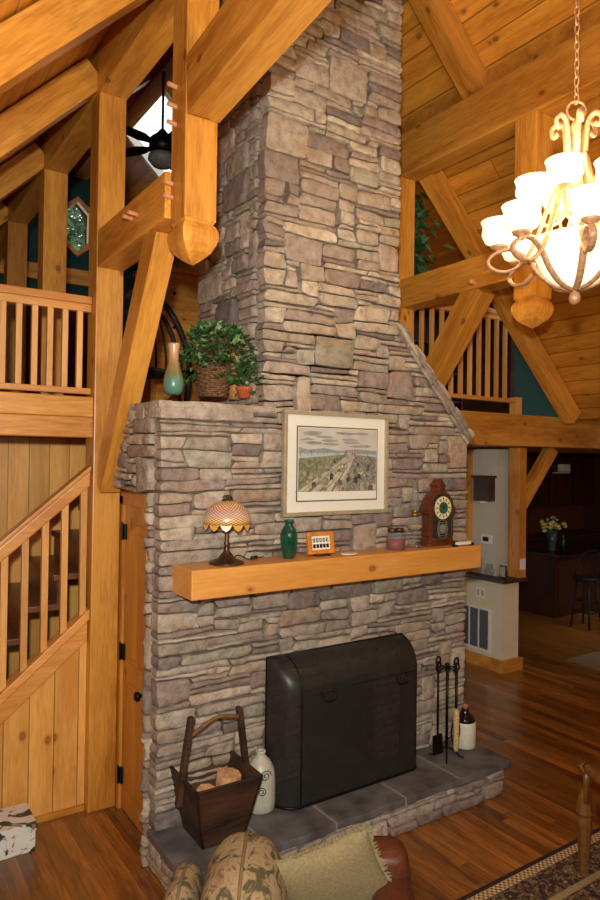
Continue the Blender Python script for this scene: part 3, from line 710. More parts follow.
for i in range(70):
    a, b_ = rp.random()*.94, rp.random()*.52
    s_ = .012+.045*(1-b_/.56); h2 = s_*rp.uniform(.8, 2.2)
    poly([(a, b_), (min(a+s_, 1), b_), (min(a+s_, 1), b_+h2), (a+s_*.5, b_+h2*1.2), (a, b_+h2)], rp.choice((7, 7, 5, 8, 9, 6)) if a > .35 else rp.choice((4, 8, 4, 7)))
for i in range(26):
    a, b_ = rp.random()*.95, .56+rp.random()*.06; poly([(a, b_), (a+.012, b_), (a+.012, b_+.03+rp.random()*.05), (a, b_+.03)], rp.choice((7, 1, 2)))
obj('print', bm, pm, fr, label='grey green engraved city view print')
bm = NB(); box(bm, PX0+t_, PX1-t_, PY-.0135, PY-.012, PZ0+t_, PZ1-t_); obj('glass', bm, thin_glass('picture_glass', (1, 1, 1, 1), .97), fr)

# ------------------------------------------------------------------ things on the mantel
MZ = 1.695
def mosaic():
    m, nt, b = nodes('stained_glass_lattice'); tc = N(nt, 'TexCoord'); s = N(nt, 'SeparateXYZ'); L(nt, tc.outputs['Object'], s.inputs[0])
    an = math_n(nt, 'MULTIPLY', math_n(nt, 'ARCTAN2', s.outputs[1], s.outputs[0]), 30/(2*PI)); zz = math_n(nt, 'MULTIPLY', s.outputs[2], 75.0)
    a = math_n(nt, 'ABSOLUTE', math_n(nt, 'SUBTRACT', math_n(nt, 'FRACT', math_n(nt, 'ADD', an, zz)), .5)); c = math_n(nt, 'ABSOLUTE', math_n(nt, 'SUBTRACT', math_n(nt, 'FRACT', math_n(nt, 'SUBTRACT', an, zz)), .5))
    ln = math_n(nt, 'GREATER_THAN', math_n(nt, 'MAXIMUM', a, c), .40)
    col = ramp(nt, math_n(nt, 'MULTIPLY', s.outputs[2], 1.0), [(.22, rgb(214, 150, 60)), (.255, rgb(232, 196, 140)), (.30, rgb(206, 170, 160)), (.335, rgb(226, 176, 110))])
    L(nt, mixc(nt, ln, col, rgb(92, 58, 40)), b.inputs['Base Color']); b.inputs['Roughness'].default_value = .25
    L(nt, mixc(nt, ln, col, rgb(0, 0, 0)), b.inputs['Emission Color']); b.inputs['Emission Strength'].default_value = .07  # faint glow put into the shade glass; the lamp itself is unlit
    return m
lp = thing('table_lamp', 'small stained-glass table lamp with a bronze base on the left of the mantel', 'lamp', (1.785, 3.385, MZ))
cx, cy = 1.785, 3.385
bm = NB(); lathe(bm, [(.098, 0), (.10, .008), (.085, .016), (.05, .03), (.032, .055), (.018, .07), (.014, .10), (.018, .115), (.012, .13), (.010, .20), (.013, .215), (.009, .23), (.009, .30)], (cx, cy, MZ), 28); obj('base', bm, M['bronze'], lp, smooth=True)
bm = NB(); lathe(bm, shell([(.132, .225), (.136, .245), (.130, .275), (.112, .31), (.08, .338), (.045, .352), (.02, .356)], .004), (cx, cy, MZ), 36); obj('lamp_shade', bm, mosaic(), lp, smooth=True)
bm = NB()
for i in range(12):
    a = 2*PI*i/12; r = .134
    pts = [(cx+r*math.cos(a+d_), cy+r*math.sin(a+d_), MZ+z) for d_, z in ((-.24, .228), (-.15, .205), (0, .193), (.15, .205), (.24, .228))]
    bm.faces.new([bm.verts.new(p) for p in pts])
obj('shade_border', bm, plain('amber_glass', rgb(212, 150, 60), .3, emit=(1, .6, .2, 1), estr=.08), lp, label='scalloped amber border')  # border carries the same added glow, with no bulb inside
bm = NB(); lathe(bm, [(.035, .352), (.03, .362), (.01, .366), (.008, .376), (.022, .380), (.006, .386), (.0, .392)], (cx, cy, MZ), 16); tube(bm, smooth_path([(cx-.03, cy, MZ+.372), (cx-.015, cy, MZ+.384), (cx, cy, MZ+.374), (cx+.015, cy, MZ+.384), (cx+.03, cy, MZ+.372)]), .004, 6); obj('finial', bm, M['bronze'], lp, smooth=True)
bm = NB(); tube(bm, smooth_path([(cx+.07, cy+.05, MZ+.02), (cx+.12, cy+.08, MZ+.03), (cx+.17, cy+.05, MZ+.006), (cx+.22, cy+.06, MZ+.006), (cx+.30, cy+.10, MZ+.006)]), .003, 6); tube(bm, [(cx+.19, cy+.05, MZ+.012), (cx+.235, cy+.065, MZ+.012)], .010, 8); obj('cord', bm, M['blackm'], lp, smooth=True, label='thin dark cord with inline switch')
bm = NB(); lathe(bm, [(.03, 0), (.034, .004), (.034, .01), (.040, .03), (.047, .06), (.052, .10), (.052, .14), (.045, .17), (.030, .19), (.024, .198), (.026, .215), (.032, .228), (.028, .230), (.02, .20), (.02, .19)], (2.205, 3.39, MZ), 28)
obj('vase', bm, M['greenglass'], smooth=True, label='emerald green glass vase below the left corner of the picture', cat='vase')
cb = thing('perpetual_calendar', 'small orange wood desk plaque with rows of dark figures on the mantel', 'desk calendar', (2.44, 3.37, MZ))
def tilt(bm, c, deg, axis='X'):
    bmesh.ops.rotate(bm, verts=bm.verts, cent=c, matrix=Matrix.Rotation(math.radians(deg), 3, axis))
wd = plain('orange_wood', rgb(206, 130, 48), .45, var=.08)
c0 = (2.44, 3.38, MZ+.012)
bm = NB()
for a, b_, c, d in ((-.10, .10, 0, .026), (-.10, .10, .109, .135), (-.10, -.068, .026, .109), (.068, .10, .026, .109)): box(bm, 2.44+a, 2.44+b_, 3.37, 3.39, MZ+.012+c, MZ+.012+d, .003)
tilt(bm, c0, -10); obj('frame', bm, wd, cb)
bm = NB(); box(bm, 2.372, 2.508, 3.376, 3.384, MZ+.036, MZ+.122); tilt(bm, c0, -10); obj('panel', bm, M['matboard'], cb)
bm = NB()
for i in range(5): box(bm, 2.381+i*.025, 2.397+i*.025, 3.374, 3.3765, MZ+.084, MZ+.108); box(bm, 2.380+i*.025, 2.399+i*.025, 3.374, 3.3765, MZ+.048, MZ+.072)
for i in range(5): box(bm, 2.386+i*.025, 2.391+i*.025, 3.373, 3.3764, MZ+.089, MZ+.103, mi=1)
tilt(bm, c0, -10); obj('figures', bm, [M['blackm'], M['matboard']], cb, label='dark printed figures')
bm = NB(); box(bm, 2.39, 2.49, 3.35, 3.42, MZ, MZ+.014, .003); obj('foot', bm, M['darkwood'], cb)
bm = NB(); lathe(bm, [(.012, 0), (.05, .006), (.062, .012), (.055, .014), (.0, .008)], (2.60, 3.31, MZ), 20, sx=1, sy=.7); obj('trinket_dish', bm, M['white'], smooth=True, label='flat pale dish beside the orange plaque on the mantel', cat='dish')
bm = NB(); lathe(bm, [(.030, 0), (.042, .012), (.046, .024), (.043, .026), (.036, .014), (0, .01)], (2.86, 3.40, MZ), 16, sx=1.1, sy=.8); lathe(bm, [(.0, .01), (.02, .014), (.024, .03), (.012, .036), (0, .038)], (2.86, 3.40, MZ), 10); obj('tea_light', bm, M['thin'], smooth=True, label='little clear glass tea light left of the red jar candle', cat='candle holder')
cj = thing('jar_candle', 'red jar candle with a dark lid on the mantel', 'candle', (3.05, 3.38, MZ))
for dx in (0,):
    bm = NB(); lathe(bm, shell([(.058, 0), (.062, .006), (.062, .095), (.050, .110), (.048, .118)], .004), (3.05, 3.38, MZ), 24, sx=1.12); obj('jar', bm, M['thin'], cj, smooth=True)
    bm = NB(); lathe(bm, [(.055, .006), (.056, .065), (0, .065)], (3.05, 3.38, MZ), 24, sx=1.12); obj('wax', bm, plain('red_wax', rgb(150, 18, 26), .4), cj, smooth=True, label='red wax')
    for s in (-1, 1):
        bm = NB(); lathe(bm, [(.028, .118), (.032, .122), (.032, .136), (.026, .142), (0, .144)], (3.05+s*.032, 3.38, MZ), 20); obj('lid', bm, M['bronze'], cj, smooth=True, label='dark metal lid')
ol = thing('oil_lamp', 'tall clear glass oil lamp standing left of the mantel clock', 'oil lamp', (3.24, 3.40, MZ)); c_ = (3.24, 3.40, MZ)
bm = NB(); lathe(bm, [(.062, 0), (.060, .01), (.03, .03), (.018, .05), (.015, .09), (.022, .105), (.045, .12), (.062, .145), (.060, .17), (.04, .195), (.022, .205), (.02, .215)], c_, 28); obj('font', bm, M['thin'], ol, smooth=True)
bm = NB(); lathe(bm, [(.0, .118), (.042, .124), (.056, .145), (.055, .155), (0, .155)], c_, 24); obj('oil', bm, plain('lamp_oil', rgb(214, 190, 140), .1, trans=.6), ol, smooth=True)
bm = NB(); lathe(bm, [(.026, .215), (.028, .225), (.024, .24), (.03, .245), (.03, .25), (.012, .262)], c_, 20); obj('burner', bm, M['brass'], ol, smooth=True)
bm = NB(); lathe(bm, shell([(.028, .248), (.040, .275), (.042, .295), (.030, .33), (.022, .37), (.021, .44), (.023, .455)], .002), c_, 28); obj('glass_chimney', bm, M['thin'], ol, smooth=True)
# clock
ck = thing('mantel_clock', 'carved dark wood mantel clock with a pointed crest on the right of the mantel', 'clock', (3.475, 3.42, MZ)); qx, qy = 3.475, 3.375
sil = [(-.145, 0), (-.145, .022), (-.125, .03), (-.118, .06), (-.128, .075), (-.120, .22), (-.145, .235), (-.150, .262), (-.130, .29), (-.115, .33), (-.075, .375), (-.04, .392), (-.03, .415), (-.045, .435), (-.02, .455), (0, .485)]
sil = [(a*.93, b_*.97) for a, b_ in sil]
pts = [(qx+a, qy, MZ+b_) for a, b_ in sil] + [(qx-a, qy, MZ+b_) for a, b_ in reversed(sil[:-1])]
bm = NB(); prism(bm, pts, (0, .085, 0), bev=.004); box(bm, qx-.155, qx+.155, qy-.012, qy+.10, MZ, MZ+.024, .004); box(bm, qx-.10, qx+.10, qy-.008, qy+.01, MZ+.035, MZ+.05); obj('case', bm, M['clockwood'], ck)
bm = NB()
sil2 = [(-.085, .055), (-.085, .30), (-.07, .335), (-.04, .355), (0, .365)]
prism(bm, [(qx+a, qy-.008, MZ+b_) for a, b_ in sil2]+[(qx-a, qy-.008, MZ+b_) for a, b_ in reversed(sil2[:-1])], (0, .008, 0)); obj('door_glass', bm, plain('clock_glass', rgb(44, 50, 48), .1, var=.2, scale=40), ck)
def dial(r, z, y, m, name, lab=None, w0=0.0):
    bm = NB(); mt = Matrix.Translation((qx, y, z)) @ Matrix.Rotation(PI/2, 4, 'X')
    lathe(bm, [(w0, 0), (r, 0), (r, .004), (w0, .005)] if w0 else [(r, 0), (r, .004), (0, .005)], seg=32, mat=mt); obj(name, bm, m, ck, label=lab)
dial(.080, MZ+.265, qy-.009, plain('cream_dial', rgb(222, 208, 160), .6, var=.02), 'dial', 'cream clock dial')
dial(.042, MZ+.265, qy-.014, plain('green_dial_center', rgb(44, 88, 70), .5), 'dial_center', 'dark green dial centre')
bm = NB()
for i in range(12):
    a = 2*PI*i/12; c = Vector((qx+.060*math.sin(a), qy-.0155, MZ+.265+.060*math.cos(a))); u_ = Vector((math.sin(a), 0, math.cos(a))); v_ = Vector((math.cos(a), 0, -math.sin(a)))
    prism(bm, [c+u_*.012+v_*.003, c+u_*.012-v_*.003, c-u_*.010-v_*.003, c-u_*.010+v_*.003], (0, .002, 0))
for a, l2 in ((math.radians(-60), .05), (math.radians(24), .035)):
    u_ = Vector((math.sin(a), 0, math.cos(a))); v_ = Vector((math.cos(a), 0, -math.sin(a))); c = Vector((qx, qy-.0215, MZ+.265)); prism(bm, [c+v_*.004, c+u_*l2, c-v_*.004, c-u_*.012], (0, .002, 0))
obj('numerals_and_hands', bm, M['blackm'], ck)
bm = NB()
for k in range(6):
    z = MZ+.07+k*.018; rr_ = .05-.004*abs(k-2.5)
    tube(bm, [(qx+rr_*math.cos(q), qy-.010, z+.02*math.sin(q)) for q in [2*PI*i/20 for i in range(20)]], .0016, 5, closed=True)
mt = Matrix.Translation((qx, qy-.010, MZ+.12)) @ Matrix.Rotation(PI/2, 4, 'X'); lathe(bm, [(.03, 0), (.03, .003), (0, .006)], seg=20, mat=mt)
obj('pendulum_lattice', bm, plain('silver_stencil', rgb(150, 150, 130), .4, .4), ck)
pn = thing('lighter', 'white stick lighter lying at the right end of the mantel', 'lighter', (3.60, 3.29, MZ))
bm = NB(); box(bm, 3.53, 3.67, 3.275, 3.30, MZ+.008, MZ+.030, .006); obj('body', bm, M['white'], pn)
bm = NB(); box(bm, 3.50, 3.535, 3.27, 3.305, MZ, MZ+.012, .003); box(bm, 3.655, 3.70, 3.278, 3.298, MZ, MZ+.02, .003); obj('tip', bm, M['iron'], pn, label='dark metal tip')

# ------------------------------------------------------------------ things on the stone shelf
SZ = 2.655
def potglaze():
    m, nt, b = nodes('two_tone_glaze'); tc = N(nt, 'TexCoord'); s = N(nt, 'SeparateXYZ'); L(nt, tc.outputs['Object'], s.inputs[0])
    no = N(nt, 'TexNoise', i_Scale=18.0); L(nt, tc.outputs['Object'], no.inputs['Vector'])
    h = math_n(nt, 'ADD', s.outputs[2], math_n(nt, 'MULTIPLY', no.outputs[0], .04))
    L(nt, ramp(nt, h, [(.11, rgb(86, 128, 108)), (.14, rgb(116, 112, 66)), (.20, rgb(150, 118, 70)), (.28, rgb(196, 158, 120))]), b.inputs['Base Color']); b.inputs['Roughness'].default_value = .3; return m
bm = NB(); lathe(bm, [(.035, 0), (.053, .02), (.060, .055), (.057, .10), (.042, .15), (.030, .20), (.028, .25), (.034, .29), (.036, .30), (.028, .295), (.024, .25)], (1.575, 3.68, SZ), 28)
cv = obj('ceramic_vase', bm, potglaze(), smooth=True, label='tall necked vase, green below and tan above, at the left end of the stone shelf', cat='vase')
def ivy(parent, c, n, spread, zr, seed, size=(.03, .055), name='foliage', fall=.3):
    rg = random.Random(seed); bm = NB(); c = Vector(c)
    for i in range(n):
        th = rg.uniform(0, 2*PI); ph = rg.uniform(-.25, 1); r = spread*rg.uniform(.35, 1)**.6
        p = c + Vector((math.cos(th)*r*math.sqrt(max(0, 1-ph*ph*.8)), math.sin(th)*r*.75*math.sqrt(max(0, 1-ph*ph*.8)), zr*ph))
        if p.z < c.z - .02: p.z -= rg.random()*fall*.3
        d = (p-c).normalized()*.6 + Vector((rg.uniform(-1, 1), rg.uniform(-1, 1), rg.uniform(-1, .4)))*.8
        leaf(bm, p, d, (rg.uniform(-.5, .5), rg.uniform(-.5, .2), 1), rg.uniform(*size), 1 if rg.random() < .3 else 0)
    obj(name, bm, [M['leaf'], M['leafpale']], parent)
    bm = NB()
    for i in range(12):
        th = rg.uniform(0, 2*PI); q = c + Vector((math.cos(th)*spread*.8, math.sin(th)*spread*.6, zr*rg.uniform(.1, .8)))
        tube(bm, smooth_path([c-Vector((0, 0, zr*.3)), (c+q)/2+Vector((0, 0, zr*.4)), q], 4), .003, 5)
    obj('stems', bm, M['stem'], parent)
iv = thing('potted_ivy', 'bushy variegated ivy in a brown wicker basket in the middle of the stone shelf', 'plant', (1.83, 3.68, SZ))
M['wicker'] = plain('brown_wicker', rgb(112, 78, 48), .7, var=.25, scale=70, bump=.006)
bm = NB(); bc = (1.83, 3.68, SZ)
for k in range(14):
    z = .01+k*.0125; r = .078+.022*math.sin(min(1, k/9)*PI/2); 
    tube(bm, [(bc[0]+(r+.004*math.sin(q*9+k*PI))*math.cos(q), bc[1]+(r+.004*math.sin(q*9+k*PI))*math.sin(q), SZ+z) for q in [2*PI*i/72 for i in range(72)]], .0072, 6, closed=True)
lathe(bm, [(.075, 0), (.092, .10), (.09, .17), (0, .165)], bc, 20); obj('basket', bm, M['wicker'], iv, label='woven brown basket')
ivy(iv, (1.85, 3.66, SZ+.23), 520, .24, .20, 5)
iv2 = thing('potted_ivy', 'small ivy in a terracotta pot at the right of the stone shelf', 'plant', (2.0, 3.60, SZ))
bm = NB(); lathe(bm, [(.032, 0), (.046, .05), (.052, .052), (.053, .068), (.044, .068), (0, .06)], (2.0, 3.60, SZ), 20); obj('pot', bm, M['terracotta'], iv2, smooth=True)
ivy(iv2, (2.0, 3.58, SZ+.11), 170, .13, .10, 9, (.025, .042))
bm = NB(); f_c = (2.005, 3.72, SZ+.02)
lathe(bm, [(.04, -.02), (.045, .05), (.048, .12), (.038, .18), (.028, .20), (.034, .23), (.036, .255), (.022, .285), (0, .29)], f_c, 16); obj('carved_figurine', bm, plain('carved_tan', rgb(186, 124, 72), .6, var=.12, bump=.004), smooth=True, label='tan carved figurine behind the small terracotta pot', cat='figurine')
# bentwood chair on the loft
bt = thing('twig_chair', 'dark bentwood twig chair on the left loft behind the stone shelf', 'chair', (2.25, 5.85, 2.66))
M['twig'] = plain('dark_twig', rgb(52, 36, 28), .6, var=.2)
bm = NB()
def tw(pts, r=.022): tube(bm, smooth_path([(2.25+p[0], 5.85+p[1], 2.66+p[2]*.95) for p in pts], 6), r, 7)
tw([(-.38, .0, 0), (-.42, .05, .6), (-.25, .1, 1.05), (0, .12, 1.22), (.25, .1, 1.05), (.42, .05, .6), (.38, 0, 0)], .03)
tw([(-.28, .05, .4), (-.27, .08, .8), (-.1, .1, 1.05), (.1, .1, 1.05), (.27, .08, .8), (.28, .05, .4)]); obj('back_hoop', bm, M['twig'], bt, smooth=True)
for k in range(5):
    bm = NB(); x = -.2+.1*k; tw([(x, .05, .4), (x*.9+.02, .09, .7), (x*.7, .11, 1.02)], .010); obj('back_stick', bm, M['twig'], bt, smooth=True)
bm = NB()
for k in range(9): tw([(-.32, -.5+k*.065, .40), (0, -.5+k*.065, .37), (.32, -.5+k*.065, .40)], .016)
obj('seat', bm, M['twig'], bt, smooth=True)
for sx_, sy_ in ((-1, -.5), (1, -.5), (-1, .02), (1, .02)):
    bm = NB(); tw([(.33*sx_, sy_, 0), (.31*sx_, sy_, .42), (.33*sx_, sy_, .62)], .02); obj('leg', bm, M['twig'], bt, smooth=True)
for s in (-1, 1):
    bm = NB(); tw([(.36*s, .03, .62), (.42*s, -.25, .70), (.38*s, -.5, .6), (.36*s, -.52, .2)], .018); obj('armrest', bm, M['twig'], bt, smooth=True)

# ------------------------------------------------------------------ things on the hearth
HZ = .231
bk = thing('wooden_bucket', 'tapered dark wooden bucket with tall handle posts at the left of the hearth', 'bucket', (1.70, 3.31, HZ))
bx, by = 1.71, 3.345; ang = math.radians(-1); hb, wb_, ht_ = .30, .115, .345
def bp(a, b_, z):                                   # local to world
    return Vector((bx+a*math.cos(ang)-b_*math.sin(ang), by+a*math.sin(ang)+b_*math.cos(ang), HZ+z))
def wallpanel(s0, s1, t=.018):
    bm = NB(); lo, hi = .125, .198
    a0, b0 = s0; a1, b1 = s1
    pts = [(a0*lo, b0*lo, 0), (a1*lo, b1*lo, 0), (a1*hi, b1*hi, ht_), (a0*hi, b0*hi, ht_)]
    cen = (a0+a1)/2, (b0+b1)/2
    inn = [(p[0]-cen[0]*t, p[1]-cen[1]*t, p[2]) for p in pts]
    A = [bm.verts.new(bp(*p)) for p in pts]; B = [bm.verts.new(bp(*p)) for p in inn]
    bm.faces.new(A); bm.faces.new(list(reversed(B)))
    for i in range(4): bm.faces.new((A[i], B[i], B[(i+1) % 4], A[(i+1) % 4]))
    bmesh.ops.recalc_face_normals(bm, faces=bm.faces); bmesh.ops.bevel(bm, geom=bm.edges[:], offset=.003, segments=1, affect='EDGES')
    obj('side_board', bm, M['bucket'], bk)
cs = [(-1, -1), (1, -1), (1, 1), (-1, 1)]
for i in range(4): wallpanel(cs[i], cs[(i+1) % 4])
bm = NB(); fsq = [bp(a*.12, b_*.12, .01) for a, b_ in cs]; prism(bm, fsq, (0, 0, .015)); obj('bottom', bm, M['bucket'], bk)
for s in (-1, 1):
    bm = NB(); p0, p1_ = bp(s*.212, 0, .20), bp(s*.145, 0, .66)
    q0 = bp(s*.145, -.025, .0)
    dirx = Vector((math.cos(ang), math.sin(ang), 0)); diry = Vector((-math.sin(ang), math.cos(ang), 0))
    prism(bm, [p0-dirx*.014-diry*.022, p0+dirx*.014-diry*.022, p0+dirx*.014+diry*.022, p0-dirx*.014+diry*.022], p1_-p0, bev=.004); obj('handle_post', bm, M['bucket'], bk)
bm = NB(); tube(bm, smooth_path([bp(-.17, 0, .545), bp(-.08, 0, .59), (bp(0, 0, .625)), bp(.08, 0, .62), bp(.17, 0, .60)]), .016, 8, flat=.7); obj('crossbar', bm, plain('worn_grip', rgb(118, 84, 48), .6, var=.12), bk, smooth=True, label='lighter worn grip bar')
def log(p0, p1, r, name, lab):
    p0 = Vector(p0); p1 = Vector(p1); d = (p1-p0).normalized(); a = d.orthogonal().normalized(); b_ = d.cross(a); rg = random.Random(lab)
    t = thing(name, lab, 'firewood', tuple(p0)); n = 9; q = [(r*rg.uniform(.75, 1.1)*math.cos(2*PI*i/n), r*rg.uniform(.75, 1.1)*math.sin(2*PI*i/n)) for i in range(n)]
    bm = NB(); prism(bm, [p0+a*x+b_*y for x, y in q], p1-p0, bev=.002); obj('split_face', bm, plain('split_wood', rgb(206, 158, 112), .85, var=.12, scale=25), t)
log(bp(-.05, -.02, .05), bp(-.075, -.05, .265), .072, 'firewood_log', 'pale split log standing in the left half of the wooden bucket')
log(bp(.07, .02, .05), bp(.09, .0, .30), .072, 'firewood_log', 'pale split log standing in the right half of the wooden bucket')
jg = thing('stoneware_jug', 'cream stoneware jug with dark scrolls beside the fireplace screen', 'jug', (2.04, 3.44, HZ)); jc = (2.055, 3.43, HZ)
M['stoneware'] = plain('cream_stoneware', rgb(186, 184, 164), .35, var=.04, coat=.3)
bm = NB(); lathe(bm, [(.078, 0), (.088, .01), (.090, .06), (.088, .19), (.080, .24), (.055, .285), (.030, .31), (.026, .32), (.030, .33), (.030, .34), (.018, .34), (.016, .32)], jc, 32); obj('body', bm, M['stoneware'], jg, smooth=True)
bm = NB()
def scroll(a0, z0, s, fl=1):
    pts = []
    for i in range(34):
        q = i/33*3.6*PI; rr_ = s*(1-i/40); pts.append((a0+fl*rr_*math.cos(q)/.09, z0+rr_*math.sin(q)))
    tube(bm, [(jc[0]+.0915*math.cos(a), jc[1]+.0915*math.sin(a), HZ+z) for a, z in pts], .0028, 5)
scroll(-1.75, .225, .034); scroll(-2.0, .135, .028, -1); scroll(-2.35, .19, .022); obj('scroll_decoration', bm, plain('cobalt_slip', rgb(40, 38, 62), .4), jg, label='dark blue painted scrolls')
bm = NB(); tube(bm, smooth_path([(jc[0], jc[1]+.03, HZ+.325), (jc[0]+.0, jc[1]+.07, HZ+.325), (jc[0], jc[1]+.085, HZ+.28), (jc[0], jc[1]+.078, HZ+.23)]), .010, 8); obj('ear_handle', bm, M['stoneware'], jg, smooth=True)
# tool stand
tx, ty = 3.50, 3.33
ts = thing('fire_tool_stand', 'black wrought iron stand for the fireplace tools on the right of the hearth', 'tool stand', (tx, ty, HZ))
for k in range(4):
    a = PI/4+k*PI/2; bm = NB(); tube(bm, smooth_path([(tx, ty, HZ+.07), (tx+.05*math.cos(a), ty+.05*math.sin(a), HZ+.05), (tx+.09*math.cos(a), ty+.09*math.sin(a), HZ+.012), (tx+.12*math.cos(a), ty+.12*math.sin(a), HZ+.008)]), .007, 7); obj('foot', bm, M['iron'], ts, smooth=True)
bm = NB(); tube(bm, [(tx, ty, HZ+.06), (tx, ty, HZ+.62)], .010, 8); ball(bm, (tx, ty, HZ+.635), .018); obj('pole', bm, M['iron'], ts, smooth=True)
bm = NB()
for a in (0, PI/2, PI, 3*PI/2): tube(bm, smooth_path([(tx, ty, HZ+.60), (tx+.04*math.cos(a), ty+.04*math.sin(a), HZ+.62), (tx+.085*math.cos(a), ty+.085*math.sin(a), HZ+.60), (tx+.088*math.cos(a), ty+.088*math.sin(a), HZ+.625)]), .005, 6)
obj('hook_crown', bm, M['iron'], ts, smooth=True)
def tool(dx, dy, kind, lab):
    x, y = tx+dx, ty+dy; t = thing('fireplace_'+kind, lab, kind, (x, y, HZ+.06)); z = HZ
    bm = NB(); tube(bm, [(x, y, z+.16), (x, y, z+.62)], .0072, 8); obj('shaft', bm, M['iron'], t, smooth=True)
    bm = NB(); tube(bm, smooth_path([(x, y, z+.60), (x-.018, y, z+.63), (x-.012, y, z+.665), (x+.014, y, z+.668), (x+.022, y, z+.64), (x+.004, y, z+.625)]), .0065, 7); obj('curled_handle', bm, M['iron'], t, smooth=True)
    bm = NB()
    if kind == 'shovel':
        prism(bm, [(x-.05, y-.01, z+.04), (x+.05, y-.01, z+.04), (x+.045, y, z+.17), (x-.045, y, z+.17)], (0, .006, 0), bev=.002); obj('blade', bm, M['iron'], t)
    elif kind == 'brush':
        lathe(bm, [(.014, .07), (.019, .09), (.021, .24), (.021, .34), (.010, .36), (0, .36)], (x, y, z), 16); obj('bristles', bm, plain('straw_bristle', rgb(190, 164, 110), .9, var=.15, scale=90), t, smooth=True, label='pale straw bristles')
    elif kind == 'poker':
        tube(bm, smooth_path([(x, y, z+.17), (x, y, z+.06), (x, y-.0, z+.045)]), [.006, .005, .001], 7); tube(bm, smooth_path([(x, y, z+.13), (x+.03, y, z+.11), (x+.035, y, z+.08)]), .005, 7); obj('hook', bm, M['iron'], t, smooth=True)
    else:
        for s in (-1, 1): tube(bm, smooth_path([(x, y, z+.28), (x+s*.035, y, z+.20), (x+s*.04, y, z+.13), (x+s*.012, y, z+.06), (x+s*.03, y, z+.04)]), .0055, 7)
        obj('jaws', bm, M['iron'], t, smooth=True)
tool(-.088, 0, 'shovel', 'iron fireplace shovel hanging leftmost on the tool stand')
tool(0, -.088, 'brush', 'hearth brush with pale bristles at the front of the tool stand')
tool(0, .088, 'poker', 'iron fireplace poker hanging at the back of the tool stand')
tool(.088, 0, 'tongs', 'iron fireplace tongs hanging rightmost on the tool stand')
cr = thing('stoneware_crock', 'white crock with a black lid behind the fireplace tools', 'crock', (3.745, 3.385, HZ)); cc_ = (3.745, 3.385, HZ)
bm = NB(); lathe(bm, [(.072, 0), (.078, .008), (.078, .165), (.074, .18), (.055, .19), (0, .19)], cc_, 28); obj('body', bm, plain('white_crock', rgb(216, 210, 190), .35, var=.03), cr, smooth=True)
bm = NB(); lathe(bm, [(.072, .182), (.066, .205), (.04, .232), (.028, .25), (.026, .27), (0, .272)], cc_, 24); obj('shoulder', bm, plain('black_glaze', rgb(22, 18, 18), .2), cr, smooth=True, label='black glazed top')
bm = NB(); lathe(bm, [(.018, .27), (.021, .30), (0, .302)], cc_, 16); obj('cork', bm, plain('cork', rgb(170, 112, 84), .9), cr, smooth=True)
bm = NB(); tube(bm, smooth_path([(3.66, 3.50, HZ+.006), (3.74, 3.50, HZ+.03), (3.80, 3.47, HZ+.006)]), .006, 6); 
bmesh.ops.translate(bm, verts=bm.verts, vec=(0, 0, .0)); obj('iron_trivet', bm, M['iron'], smooth=True, label='bent piece of black iron behind the white crock', cat='iron piece')

# ------------------------------------------------------------------ armchair with cushions in the foreground
cdir = Vector((-.566, -.824, 0)); rdir = Vector((.824, -.566, 0))
def sf(r, f, z):                                    # r = to the right, f = towards the viewer, z = height
    p = Vector((1.75, 2.55, 0)) + rdir*r + cdir*f; return Vector((p.x, p.y, z))
def sbx(bm, r0, r1, f0, f1, z0, z1, bev):
    b2 = bmesh.new(); box(b2, r0, r1, f0, f1, z0, z1); bmesh.ops.bevel(b2, geom=b2.edges[:], offset=bev, segments=5, profile=.5, affect='EDGES')
    for v in b2.verts: v.co = sf(*v.co)
    me = bpy.data.meshes.new('t'); b2.to_mesh(me); b2.free(); bm.from_mesh(me); bpy.data.meshes.remove(me); bmesh.ops.recalc_face_normals(bm, faces=bm.faces)
ac = thing('leather_armchair', 'brown leather armchair in front of the hearth, mostly under cushions', 'armchair', tuple(sf(0, .4, 0)))
bm = NB(); sbx(bm, .22, .475, -.02, .18, .12, .60, .07); obj('back', bm, M['leather'], ac, smooth=True)
for s in (-1, 1):
    bm = NB(); sbx(bm, .30*s+(.0 if s > 0 else -.12), .42*s+(.06 if s > 0 else .0), .10, .85, .12, .50 if s > 0 else .46, .05); obj('arm', bm, M['leather'], ac, smooth=True)
bm = NB(); sbx(bm, -.32, .32, .10, .80, .12, .36, .05); obj('seat', bm, M['leather'], ac, smooth=True)
for a, b_ in ((-.34, .04), (.38, .04), (-.34, .76), (.38, .76)):
    bm = NB(); p = sf(a, b_, 0); lathe(bm, [(.02, 0), (.028, .06), (.03, .13)], tuple(p), 10); obj('leg', bm, M['darkwood'], ac)
